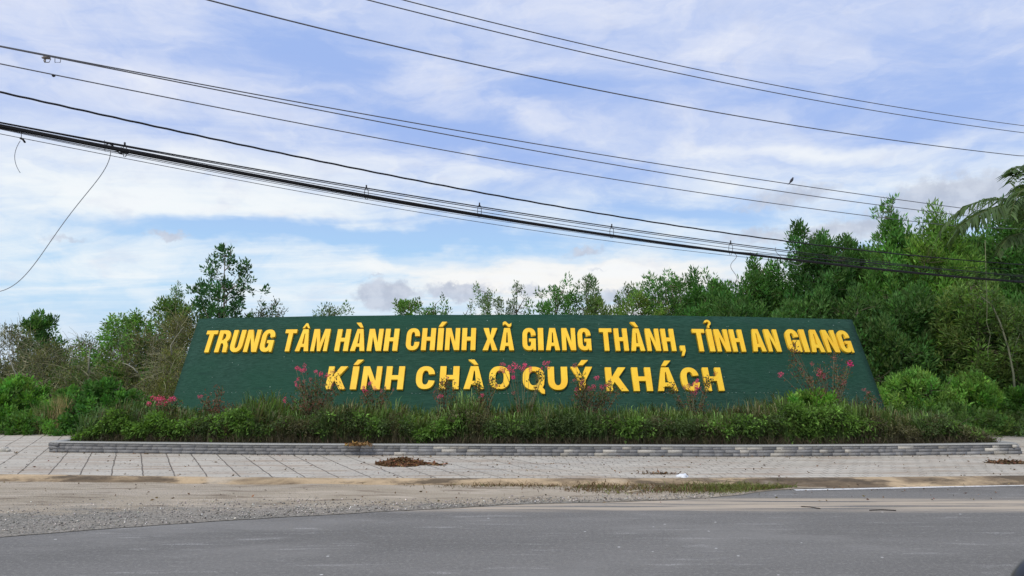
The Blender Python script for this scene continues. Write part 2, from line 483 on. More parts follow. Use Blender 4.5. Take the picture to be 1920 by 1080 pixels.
def joint(s, per, wd, off=0.0):
    fr = t.math('FRACT', t.math('ADD', t.math('DIVIDE', s, per), off))
    d = t.math('MULTIPLY', t.math('MINIMUM', fr, t.math('SUBTRACT', 1.0, fr)), per)
    return t.ramp(d, wd, wd * .35)


per = .437; ref = onz(265, 852.5, ZP); off = -((ref[0] * cos(aj) - ref[1] * sin(aj)) / per) % 1.0
rowid = t.math('FLOOR', t.math('ADD', t.math('DIVIDE', u, per), off))
j1 = joint(u, per, .014, off)
j2 = t.math('MULTIPLY', joint(t.math('ADD', v, t.math('MULTIPLY', rowid, .61)), 1.31, .012), .35)
fade = t.math('MULTIPLY', t.ramp(x_, -1.2, 3.5, 1, .35), t.ramp(t.noise(P, .9, 4), .3, .45, .6, 1))
fade = t.math('MULTIPLY', fade, t.ramp(x_, 3.5, 6.0, 1, 0))
jl = t.math('MULTIPLY', t.math('MAXIMUM', j1, j2), fade)
# small pavers at the right
br = t.node('ShaderNodeTexBrick'); t.put(br.inputs['Vector'], t.vmath('ADD', t.scalev(t.comb(x_, y_), (1, 1, 1)), t.comb(wob, wob)))
br.inputs['Scale'].default_value = 1; br.inputs['Brick Width'].default_value = .22; br.inputs['Row Height'].default_value = .22
br.inputs['Mortar Size'].default_value = .009; br.offset = .5
jr = t.math('MULTIPLY', br.outputs['Fac'], t.ramp(x_, -3.5, 5.0, .12, .85))
jr = t.math('MULTIPLY', jr, t.ramp(t.noise(P, 1.4, 5), .35, .55, .3, 1))
pit = t.node('ShaderNodeTexVoronoi'); t.put(pit.inputs['Vector'], P); pit.inputs['Scale'].default_value = 10; pit.inputs['Randomness'].default_value = .75
pits = t.math('MULTIPLY', t.ramp(pit.outputs['Distance'], .24, .12), t.ramp(x_, -1, 4, 1, .3))
pits = t.math('MULTIPLY', pits, t.ramp(t.noise(P, 5, 3), .40, .55))
base = t.mix(t.ramp(t.noise(t.scalev(P, (.5, 1.5, 1)), 1.1, 6, .6), .35, .65), (.46, .425, .355), (.55, .515, .44))
tone = t.node('ShaderNodeTexWhiteNoise', noise_dimensions='1D'); t.put(tone.inputs['W'], rowid)
base = t.mix(t.math('MULTIPLY', t.ramp(x_, 2, 0), .30), base, t.mix(tone.outputs[0], (.43, .40, .34), (.61, .575, .49)))
base = t.mix(t.ramp(t.noise(t.scalev(P, (.6, 4, 1)), 1.0, 7, .65), .48, .62, 0, .75), base, (.38, .30, .225))
base = t.mix(t.ramp(t.noise(t.scalev(P, (2, 14, 1)), 1.0, 5, .7), .55, .7, 0, .45), base, (.27, .24, .21))
base = t.mix(t.ramp(t.noise(P, 38, 4, .7), .45, .75, 0, .35), base, (.26, .24, .22))
edge = t.ramp(t.math('SUBTRACT', y_, t.math('MULTIPLY', t.noise(P, 2.5, 5), .5)), 11.1, 10.75, 0, .7)
base = t.mix(edge, base, (.42, .33, .23))
c = t.mix(pits, base, (.16, .145, .13))
c = t.mix(t.math('MAXIMUM', jl, jr), c, (.16, .14, .115))
t.l.new(c, p.inputs['Base Color']); p.inputs['Roughness'].default_value = .9; p.inputs['Specular IOR Level'].default_value = .2
bump(t, p, t.math('SUBTRACT', t.math('MULTIPLY', t.noise(P, 30, 5), .4), t.math('ADD', t.math('MAXIMUM', jl, jr), pits)), .6, .015)
strip('pavement', 0, 0, 0, lambda x: yfr(x), lambda x: 0 * x + 21.3, 3, lambda X, Y, T: 0 * X + ZP, m_pv, False, xs=np.arange(-40, 40, .25))

# painted edge line
m_ln, t, p = new_mat('worn_white_paint')
P = pos(t)
c = t.mix(t.ramp(t.noise(P, 14, 6, .7), .50, .66, 0, .75), (.72, .72, .70), (.22, .22, .22))
t.l.new(c, p.inputs['Base Color']); p.inputs['Roughness'].default_value = .7
LN = [onz(x, y, 0.006) for x, y in ((1490, 918.5), (1600, 916.5), (1750, 913), (1920, 909.5), (2150, 904.5))]
lf = curve(LN)
strip('edge_line', LN[0][0], 14, 60, lambda x: lf(x) - .055, lambda x: lf(x) + .055, 2, lambda X, Y, T: 0 * X + .005, m_ln, False)

# ------------------------------------------------------------------ planter wall (stacked stone strips, cement cap)
rng = np.random.default_rng(5)
WX0, WX1 = WL[0][0], WL[-1][0]
TH = .24; HW = .185
wall = empty('planter_wall', (0.3, float(ywl(0.3)), ZP), label='long low grey stacked stone wall along the front of the planted bed', cat='wall')
M = Mesh(); n = 160
path = [(x, float(ywl(x))) for x in np.linspace(WX0 + .25, WX1 - .15, n)]
yL = path[0][1]; yR = path[-1][1]
left = [(WX0 + .10, 19.4), (WX0, yL + .4)] + [(WX0 + .25 - .25 * cos(a), yL + .25 - .25 * sin(a)) for a in np.linspace(0, pi / 2, 6)]
right = [(WX1 - .15 + .15 * sin(a), yR + .15 - .15 * cos(a)) for a in np.linspace(0, pi / 2, 5)] + [(WX1, yR + .5), (WX1 - .1, 19.4)]
full = np.array(left[:-1] + path + right[1:])
seg = np.linalg.norm(np.diff(full, axis=0), axis=1); cum = np.concatenate([[0], np.cumsum(seg)])


def wp(s):
    x = np.interp(s, cum, full[:, 0]); y = np.interp(s, cum, full[:, 1])
    x2 = np.interp(s + .03, cum, full[:, 0]); y2 = np.interp(s + .03, cum, full[:, 1])
    x1 = np.interp(s - .03, cum, full[:, 0]); y1 = np.interp(s - .03, cum, full[:, 1])
    return x, y, math.atan2(y2 - y1, x2 - x1)


# core
core = Mesh(); SS = np.arange(0, cum[-1], .15); ring = []
for s_ in SS:
    x, y, a = wp(s_); nx, ny = -sin(a), cos(a)
    for off_, z in ((.03, ZP - .05), (.03, ZP + HW), (TH, ZP + HW), (TH, ZP - .05)): ring.append((x + nx * off_, y + ny * off_, z))
q = [[i * 4 + k, (i + 1) * 4 + k, (i + 1) * 4 + (k + 1) % 4, i * 4 + (k + 1) % 4] for i in range(len(SS) - 1) for k in range(4)]
core.add(ring, q, None, (.20, .20, .19)); core.build('core', M_STONE, wall)
cp = Mesh(); ring = []
for s_ in SS:
    x, y, a = wp(s_); nx, ny = -sin(a), cos(a); j = .004 * (fbm(s_ * 2, 0., 3) - .5)
    for off_, z in ((-.008 + j, ZP + HW), (.0 + j, ZP + HW + .022), (TH + .01, ZP + HW + .022), (TH + .01, ZP + HW)): ring.append((x + nx * off_, y + ny * off_, z))
cp.add(ring, q, None, (.34, .34, .32)); cp.build('cap', M_STONE, wall)
nc = 3; ch = HW / nc
for k in range(nc):
    s_ = rng.uniform(0, .1)
    while s_ < cum[-1] - .2:
        L = rng.uniform(.12, .34)
        x, y, a = wp(s_ + L / 2); xs0 = x
        nx, ny = -sin(a), cos(a); o_ = rng.uniform(0.0, .004)
        g = .215 * math.exp(rng.normal(0, .17))
        if x < -3.2: g = .20 * math.exp(rng.normal(0, .09))
        if x > -4 and rng.random() < .12: g = rng.uniform(.36, .52)
        tint = np.array([1.0, 1.0, 1.01]) if g < .3 else np.array([1.05, 1.0, .9])
        M.box((x + nx * (.02 + o_), y + ny * (.02 + o_), ZP + ch * (k + .5)), (L - .002, .036, ch - .0006), g * tint, a, .0015, rng)
        s_ += L
M.build('stone_cladding', M_STONE, wall)

# soil inside the bed
ZS = ZP + HW - .03
m_soil = flat_mat('bed_soil', (.055, .045, .032), .95, 0, .1, .5, 8)
strip('planting_bed', WX0 + .22, WX1 - .2, 120, lambda x: ywl(x) + .2, lambda x: 0 * x + 19.3, 20,
      lambda X, Y, T: ZS + .25 * np.clip(T * 1.5, 0, 1) * (0.6 + .4 * fbm(X * .7, Y, 4)) * np.clip((9.6 - np.abs(X - .3)) * 1.2, 0, 1), m_soil)

# ------------------------------------------------------------------ sign
PHI = math.atan(1710 / F) + PITCH
SY0, SZ0 = 16.5, .40
cP, sP = cos(PHI), sin(PHI)


def hit(px, py, k):
    d = pxdir(px, py); t_ = SY0 / d[1]
    for _ in range(40):
        x, y, z = d * t_; z += CAMZ
        f_ = SY0 + k * x * x + (z - SZ0) * cP / sP - y
        df = 2 * k * x * d[0] + d[2] * cP / sP - d[1]
        t_ -= f_ / df
    x, y, z = d * t_; z += CAMZ
    return x, (z - SZ0) / sP


VT = hit(960, 590, 0)[1]
lo, hi = 0, .05
for _ in range(40):                                    # bend of the board that brings its far corners down to where they are
    k_ = (lo + hi) / 2
    if hit(380, 597.5, k_)[1] < VT: lo = k_
    else: hi = k_
KB = k_


def surf(u, v, h=0.0):
    """point of the board: u across, v up the slope, h out of the face"""
    u = np.asarray(u, float); v = np.asarray(v, float)
    n_ = np.stack([2 * KB * u * sP, -sP + 0 * u, cP + 0 * u], -1); n_ = unit(n_)
    return np.stack([u, SY0 + KB * u * u + v * cP, SZ0 + v * sP], -1) + n_ * np.asarray(h)[..., None]


m_sg, t, p = new_mat('green_panel')
P = pos(t)
rip = t.noise(t.scalev(P, (2.2, 14, 22)), 1.6, 6, .65, .4)
rip2 = t.noise(t.scalev(P, (9, 30, 55)), 1.0, 4, .7)
c = t.mix(t.ramp(rip, .35, .65), (.014, .048, .032), (.029, .080, .057))
c = t.mix(t.ramp(rip2, .5, .8, 0, .5), c, (.036, .090, .062))
c = t.mix(t.ramp(t.noise(P, .35, 4), .4, .65, 0, .6), c, (.014, .066, .038))
c = t.mix(t.ramp(t.noise(t.scalev(P, (.5, 3, 6)), 1.0, 5), .58, .7, 0, .4), c, (.012, .040, .030))
vo = t.node('ShaderNodeTexVoronoi'); t.put(vo.inputs['Vector'], P); vo.inputs['Scale'].default_value = 2.6
c = t.mix(t.ramp(vo.outputs['Distance'], .045, .03, 0, .5), c, (.32, .42, .38))
t.l.new(c, p.inputs['Base Color']); p.inputs['Roughness'].default_value = .75; p.inputs['Specular IOR Level'].default_value = .12
bump(t, p, t.math('ADD', rip, t.math('MULTIPLY', rip2, .6)), .8, .02)
m_stud = flat_mat('pale_stud', (.45, .55, .52), .5)
sign = empty('welcome_sign', tuple(surf(0, 0)), label='wide sloping dark green board with two lines of raised yellow lettering behind the bed', cat='sign')
uL1, vL1 = hit(373, 597, KB); uL0, vL0 = hit(320, 757, KB); uR1, _ = hit(1597, 598, KB); uR0, vR0 = hit(1661, 770, KB)
lu = lambda v: uL1 + (v - VT) * (uL1 - uL0) / (vL1 - vL0)
ru = lambda v: uR1 + (v - VT) * (uR1 - uR0) / (VT - vR0)
M = Mesh(); NU, NV = 80, 12
T, V = np.meshgrid(np.linspace(0, 1, NU), np.linspace(0, VT, NV), indexing='ij')
U = lu(V) * (1 - T) + ru(V) * T
Vtop = V + 0.012 * (V / VT) * np.sin(T * 40) * .3
fr_ = surf(U, Vtop, 0 * U); bk = surf(U, Vtop, 0 * U - .12)
i = np.arange(NU - 1)[:, None] * NV + np.arange(NV - 1)[None]
q = np.stack([i, i + NV, i + NV + 1, i + 1], -1).reshape(-1, 4)
M.add(np.concatenate([fr_.reshape(-1, 3), bk.reshape(-1, 3)]),
      np.vstack([q, q[:, ::-1] + NU * NV,
                 [[a * NV, a * NV + NU * NV, (a + 1) * NV + NU * NV, (a + 1) * NV] for a in range(NU - 1)],
                 [[(a + 1) * NV - 1, (a + 2) * NV - 1, (a + 2) * NV - 1 + NU * NV, (a + 1) * NV - 1 + NU * NV] for a in range(NU - 1)],
                 [[b, b + 1, b + 1 + NU * NV, b + NU * NV] for b in range(NV - 1)],
                 [[(NU - 1) * NV + b, (NU - 1) * NV + b + NU * NV, (NU - 1) * NV + b + 1 + NU * NV, (NU - 1) * NV + b + 1] for b in range(NV - 1)]]))
M.build('panel', m_sg, sign)
rng = np.random.default_rng(8)
M = Mesh()                                             # row of pale fixing studs near the foot, a few elsewhere
for px in np.arange(345, 1640, 7.5):
    if rng.random() < .55:
        u_, v_ = hit(px, 738 + (px - 960) ** 2 * -6e-6 + rng.normal(0, .4), KB); s_ = rng.uniform(.006, .012)
        M.box(surf(u_, v_, .006), (s_ * 1.6, s_, s_), (1, 1, 1))
for _ in range(60):
    u_, v_ = hit(rng.uniform(380, 1600), rng.uniform(600, 755), KB); M.box(surf(u_, v_, .004), (.012, .008, .01), (1, 1, 1))
M.build('stud_row', m_stud, sign, kind='stuff')
m_post = flat_mat('galvanised_post', (.2, .2, .19), .6, .4)
for u_ in np.linspace(-7.5, 7.5, 7):                   # props that hold the board up from behind
    M = Mesh(); a_ = surf(u_, VT - .3, -.12); M.tube([a_, [a_[0], a_[1] + .9, .05]], .045, 6); M.build('prop', m_post, sign)


# glyphs -- drawn as outlines in a box W x H with stem s and bar thickness b
def arc(cx, cy, rx, ry, a0, a1, n=10, e=2.3):
    o = []
    for i in range(n + 1):
        a = radians(a0 + (a1 - a0) * i / n); c_, s_ = cos(a), sin(a)
        o.append((cx + rx * math.copysign(abs(c_) ** (2 / e), c_), cy + ry * math.copysign(abs(s_) ** (2 / e), s_)))
    return o


def glyph(ch, W_, H, s, b, wide=False):
    r = .34 * H if not wide else .46 * H; ri = r - b * 1.0
    m = W_ / 2
    if ch == 'T': return [[(0, H), (0, H - b), (m - s / 2, H - b), (m - s / 2, 0), (m + s / 2, 0), (m + s / 2, H - b), (W_, H - b), (W_, H)]]
    if ch == 'H':
        y0, y1 = H * .5 - b * .42, H * .5 + b * .58
        return [[(0, 0), (0, H), (s, H), (s, y1), (W_ - s, y1), (W_ - s, H), (W_, H), (W_, 0), (W_ - s, 0), (W_ - s, y0), (s, y0), (s, 0)]]
    if ch == 'I': return [[(0, 0), (0, H), (W_, H), (W_, 0)]]
    if ch == 'N':
        k = s * .92
        return [[(0, 0), (0, H), (k * 1.18, H), (W_ - k, H * .36), (W_ - k, H), (W_, H), (W_, 0), (W_ - k * 1.18, 0), (k, H * .64), (k, 0)]]
    if ch == 'M':
        k = s * .85
        return [[(0, 0), (0, H), (k * 1.45, H), (m, H * .36), (W_ - k * 1.45, H), (W_, H), (W_, 0), (W_ - k, 0), (W_ - k, H * .68), (m + k * .42, 0), (m - k * .42, 0), (k, H * .68), (k, 0)]]
    if ch == 'A':
        h0, h1 = H * .19, H * .19 + b * .85; a_ = s * .62
        L = lambda y: (m - a_) * (y / H); R_ = lambda y: W_ - L(y)
        k = s * .98
        li = lambda y: L(y) + k
        return [[(0, 0), (m - a_, H), (m + a_, H), (W_, 0), (W_ - k, 0), (R_(h0) - k, h0), (li(h0), h0), (k, 0)],
                [(li(h1), h1), (R_(h1) - k, h1), (m + .01, H * .80), (m - .01, H * .80)]]
    if ch == 'X':
        k = s * 1.1
        return [[(0, 0), (m - k * .52, H * .51), (W_ * .03, H), (W_ * .03 + k, H), (m, H * .665), (W_ * .97 - k, H), (W_ * .97, H), (m + k * .52, H * .51),
                 (W_, 0), (W_ - k, 0), (m, H * .345), (k, 0)]]
    if ch == 'K':
        return [[(0, 0), (0, H), (s, H), (s, H * .585), (W_ * .93 - s * 1.15, H), (W_ * .96, H), (W_ * .60, H * .585), (W_, 0), (W_ - s * 1.15, 0), (W_ * .60 - s * .75, H * .385), (s, H * .22), (s, 0)]]
    if ch == 'Y':
        return [[(m - s / 2, 0), (m - s / 2, H * .38), (0, H), (s * 1.08, H), (m, H * .62), (W_ - s * 1.08, H), (W_, H), (m + s / 2, H * .38), (m + s / 2, 0)]]
    if ch == 'U':
        o = [(0, H), (s, H)] + arc(m, ri + b, m - s, ri, 180, 360, 14) + [(W_ - s, H), (W_, H)] + arc(m, r, m, r, 360, 180, 18)
        return [o]
    if ch in 'OQ':
        g = [arc(m, H - r, m, r, 180, 0, 18) + arc(m, r, m, r, 360, 180, 18),
             arc(m, H - r, m - s, ri, 180, 0, 16) + arc(m, r, m - s, ri, 360, 180, 16)]
        if ch == 'Q':      # outline with its tail as one contour
            g[0] = arc(m, H - r, m, r, 180, 0, 18) + [(W_, r), (W_ * .97, H * .22), (W_ * .90, H * .10), (W_ * .98, H * .015), (W_, -H * .01), (W_, -H * .17), (W_ * .86, -H * .15), (W_ * .72, -H * .02)] + arc(m, r, m, r, 290, 180, 12)
        return g
    if ch == 'C':
        yt, yb = (H * .64, H * .37) if not wide else (H * .655, H * .36)

        def a0(c_, rad, y): return math.degrees(math.asin(min(1, max(0, abs(y - c_) / rad)) ** 1.15))
        if not wide:
            return [[(W_, yt), (W_, H - r)] + arc(m, H - r, m, r, 0, 180, 18)[1:] + arc(m, r, m, r, 180, 360, 18) + [(W_, yb), (W_ - s, yb)] +
                    arc(m, ri + b, m - s, ri, 360, 180, 14) + arc(m, H - b - ri, m - s, ri, 180, 0, 14) + [(W_ - s, yt)]]
        o1, o2 = a0(H - r, r, yt), a0(r, r, yb); i1, i2 = a0(H - b - ri, ri, yt - H * .02), a0(b + ri, ri, yb + H * .02)
        return [arc(m, H - r, m, r, o1, 180, 18) + arc(m, r, m, r, 180, 360 - o2, 18) + arc(m, ri + b, m - s, ri, 360 - i2, 180, 14) + arc(m, H - b - ri, m - s, ri, 180, i1, 14)]
    if ch == 'G':
        yt = H * .66
        return [[(W_, yt)] + arc(m, H - r, m, r, 0, 180, 18) + arc(m * .97, r, m * .97, r, 180, 300, 14) + [(W_ - s * .62, H * .10), (W_ - s * .55, 0), (W_, 0), (W_, H * .52), (m * .98, H * .52), (m * .98, H * .52 - b * .8), (W_ - s, H * .52 - b * .8)] +
                arc(m, ri + b, m - s, ri, 350, 180, 14) + arc(m, H - b - ri, m - s, ri, 180, 0, 14) + [(W_ - s, yt)]]
    if ch == 'R':
        bx = W_ * .97; y0 = H * .44; rr = (H - y0) / 2
        return [[(0, 0), (0, H), (W_ * .5, H)] + arc(W_ * .5, H - rr, bx - W_ * .5, rr, 90, -55, 12, 2.4) + [(W_ * .86, H * .42), (W_ * .96, H * .30), (W_ * .97, H * .08), (W_, 0), (W_ - s, 0), (W_ - s * 1.1, H * .30), (W_ - s * 1.35, H * .40), (s, H * .40), (s, 0)],
                [(s, H - b * .9), (W_ * .5, H - b * .9)] + arc(W_ * .5, H - rr * 1.03, bx - s - W_ * .5, rr - b * .95, 90, -90, 8, 2.4) + [(W_ * .5, H * .40 + b * .85), (s, H * .40 + b * .85)]]
    if ch == ',': return [[(0, H * .02), (0, H * .25), (W_, H * .25), (W_, H * .02), (W_ * .55, -H * .2), (W_ * .05, -H * .2), (W_ * .38, H * .02)]]


def accent(kind, m, H, s, wide):
    y0, h = H * 1.07, H * .23
    if kind == 'acute': return [(m - s * .55, y0), (m + s * .10, y0 + h), (m + s * 1.15, y0 + h), (m + s * .25, y0)]
    if kind == 'grave': return [(m + s * .60, y0), (m - s * .05, y0), (m - s * 1.05, y0 + h), (m - s * .05, y0 + h)]
    if kind == 'circ': return [(m - s * .85, y0 - .02 * H), (m - s * .22, y0 + h * .9), (m + s * .22, y0 + h * .9), (m + s * .85, y0 - .02 * H), (m + s * .40, y0 - .02 * H), (m, y0 + h * .42), (m - s * .40, y0 - .02 * H)]
    if kind == 'tilde':
        X = np.linspace(-1, 1, 17); top = [(m + s * .9 * x, y0 + h * .55 - h * .28 * sin(x * pi) * 1 + h * .22) for x in X]
        bot = [(m + s * .9 * x, y0 + h * .30 - h * .28 * sin(x * pi) - h * .12) for x in X[::-1]]
        return top + bot
    if kind == 'hook':
        o = arc(m, y0 + h * .95, s * .75, h * .62, 170, -70, 12, 2) ; i_ = arc(m, y0 + h * .95, s * .33, h * .25, -70, 170, 9, 2)
        return o + [(m + s * .30, y0 - h * .05), (m - s * .12, y0 - h * .05), (m - s * .05, y0 + h * .5)] + i_


def curve_mesh(contours, extr, bev):
    cu = bpy.data.curves.new('glyph', 'CURVE'); cu.dimensions = '2D'; cu.fill_mode = 'BOTH'; cu.extrude = extr; cu.bevel_depth = bev; cu.bevel_resolution = 1; cu.offset = -bev
    for c_ in contours:
        sp = cu.splines.new('POLY'); sp.points.add(len(c_) - 1)
        for pt, (x, y) in zip(sp.points, c_): pt.co = (x, y, 0, 1)
        sp.use_cyclic_u = True
    o = bpy.data.objects.new('glyph', cu); COL.objects.link(o)
    dg = bpy.context.evaluated_depsgraph_get(); dg.update()
    me_ = bpy.data.meshes.new_from_object(o.evaluated_get(dg))
    bpy.data.objects.remove(o); bpy.data.curves.remove(cu)
    return me_


m_yl, t, p = new_mat('yellow_letter_paint')
P = pos(t)
c = t.mix(t.ramp(t.noise(t.scalev(P, (2, 2, 2)), 1.3, 6, .65), .35, .65), (.92, .53, .026), (.94, .60, .038))
c = t.mix(t.ramp(t.noise(P, 9, 7, .75), .62, .75, 0, .35), c, (.5, .27, .03))
t.l.new(c, p.inputs['Base Color']); p.inputs['Roughness'].default_value = .55; p.inputs['Specular IOR Level'].default_value = .3

BASE = {'T': .93, 'R': 1.0, 'U': .98, 'N': 1.04, 'G': 1.0, 'A': 1.05, 'M': 1.30, 'H': 1.0, 'C': .98, 'I': .41, 'X': 1.08, 'K': 1.12, 'O': 1.06, 'Q': 1.08, 'Y': 1.1}
LET = [  # word, accents by index, left pixel point, right pixel point, baseline pixel y at middle of word, top pixel y
    ('TRUNG', {}, (379, 662), (510.5, 662), 662.5, 621.5, 0), ('TAM', {1: 'circ'}, (529, 661), (614, 661), 661, 620, 0), ('HANH', {1: 'grave'}, (628, 660.5), (745.5, 660.5), 660.5, 619.5, 0),
    ('CHINH', {2: 'acute'}, (762, 645), (891.5, 659), 659, 618, 0), ('XA', {1: 'tilde'}, (905, 659), (964, 659), 659.3, 617.8, 0), ('GIANG', {}, (979.5, 640), (1109, 659), 659.3, 617.8, 0),
    ('THANH', {2: 'grave'}, (1122.5, 622), (1267.5, 661), 660.3, 618.7, 0), ('TINH', {1: 'hook'}, (1295.8, 622), (1397.5, 661.5), 661.5, 620, 0),
    ('AN', {}, (1411, 661.5), (1464, 661.5), 661.5, 620, 0), ('GIANG', {}, (1471, 635), (1599.5, 662.5), 662.5, 621, 0),
    ('KINH', {1: 'acute'}, (611, 732.5), (756, 732.5), 732.5, 689.5, 1), ('CHAO', {2: 'grave'}, (781, 710), (956, 710), 732, 689.3, 1),
    ('QUY', {2: 'acute'}, (980, 710), (1109.5, 690), 733.5, 690.3, 1), ('KHACH', {2: 'acute'}, (1133, 691), (1357.5, 736), 735.5, 691.5, 1)]
NAMES = {'acute': 'acute accent', 'grave': 'grave accent', 'circ': 'circumflex', 'tilde': 'tilde', 'hook': 'hook above'}
nrow = 0
for word, acc, lp, rp, yb_, yt_, row in LET:
    ul, ur = hit(lp[0], lp[1], KB)[0], hit(rp[0], rp[1], KB)[0]; um = (lp[0] + rp[0]) / 2
    vb = hit(um, yb_, KB)[1]; vt = hit(um, yt_, KB)[1]
    H = vt - vb
    stem = (.355 if row == 0 else .32); gapw = (.165 if row == 0 else .25)
    wid = [BASE[ch] for ch in word]
    if row: wid = [(.345 if ch == 'I' else BASE[ch]) for ch in word]
    if row and word == 'QUY': gapw = .17
    tot = sum(wid) + gapw * (len(word) - 1); unit_w = (ur - ul) / tot
    x = ul
    for i_, ch in enumerate(word):
        Wg = wid[i_] * unit_w; s_ = stem * unit_w; b_ = H * (.17 if row == 0 else .19)
        cons = glyph(ch, Wg, H, s_, b_, row == 1)
        if i_ in acc: cons = cons + [accent(acc[i_], Wg / 2, H, s_ * (1 if row == 0 else 1.0), row)]
        me_ = curve_mesh(cons, .03, 0)
        co = np.empty(len(me_.vertices) * 3); me_.vertices.foreach_get('co', co); co = co.reshape(-1, 3)
        W3 = surf(x + co[:, 0], vb + co[:, 1], co[:, 2] + .032) - np.array(sign.location)
        me_.vertices.foreach_set('co', W3.ravel()); me_.update(); me_.materials.append(m_yl); me_.name = 'letter'
        o = bpy.data.objects.new('letter', me_); COL.objects.link(o); o.parent = sign
        x += Wg + gapw * unit_w
    if word == 'THANH':
        ul, vb2 = hit(1275, 661, KB); Wg = hit(1284.5, 661, KB)[0] - ul
        me_ = curve_mesh(glyph(',', Wg, H, 0, 0), .03, 0)
        co = np.empty(len(me_.vertices) * 3); me_.vertices.foreach_get('co', co); co = co.reshape(-1, 3)
        W3 = surf(ul + co[:, 0], vb2 + co[:, 1], co[:, 2] + .032) - np.array(sign.location)
        me_.vertices.foreach_set('co', W3.ravel()); me_.update(); me_.materials.append(m_yl)
        o = bpy.data.objects.new('comma', me_); COL.objects.link(o); o.parent = sign


# ------------------------------------------------------------------ vegetation
def bend(a, b, rng, k=.12, n=6, up=0.0):
    a = np.asarray(a, float); b = np.asarray(b, float); L = np.linalg.norm(b - a)
    T = np.linspace(0, 1, n)[:, None]; off = rng.normal(0, k * L, 3); off2 = rng.normal(0, k * L * .5, 3)
    return a + (b - a) * T + off * np.sin(T * pi) + off2 * np.sin(T * 2 * pi) + np.array([0, 0, up * L]) * np.sin(T * pi)


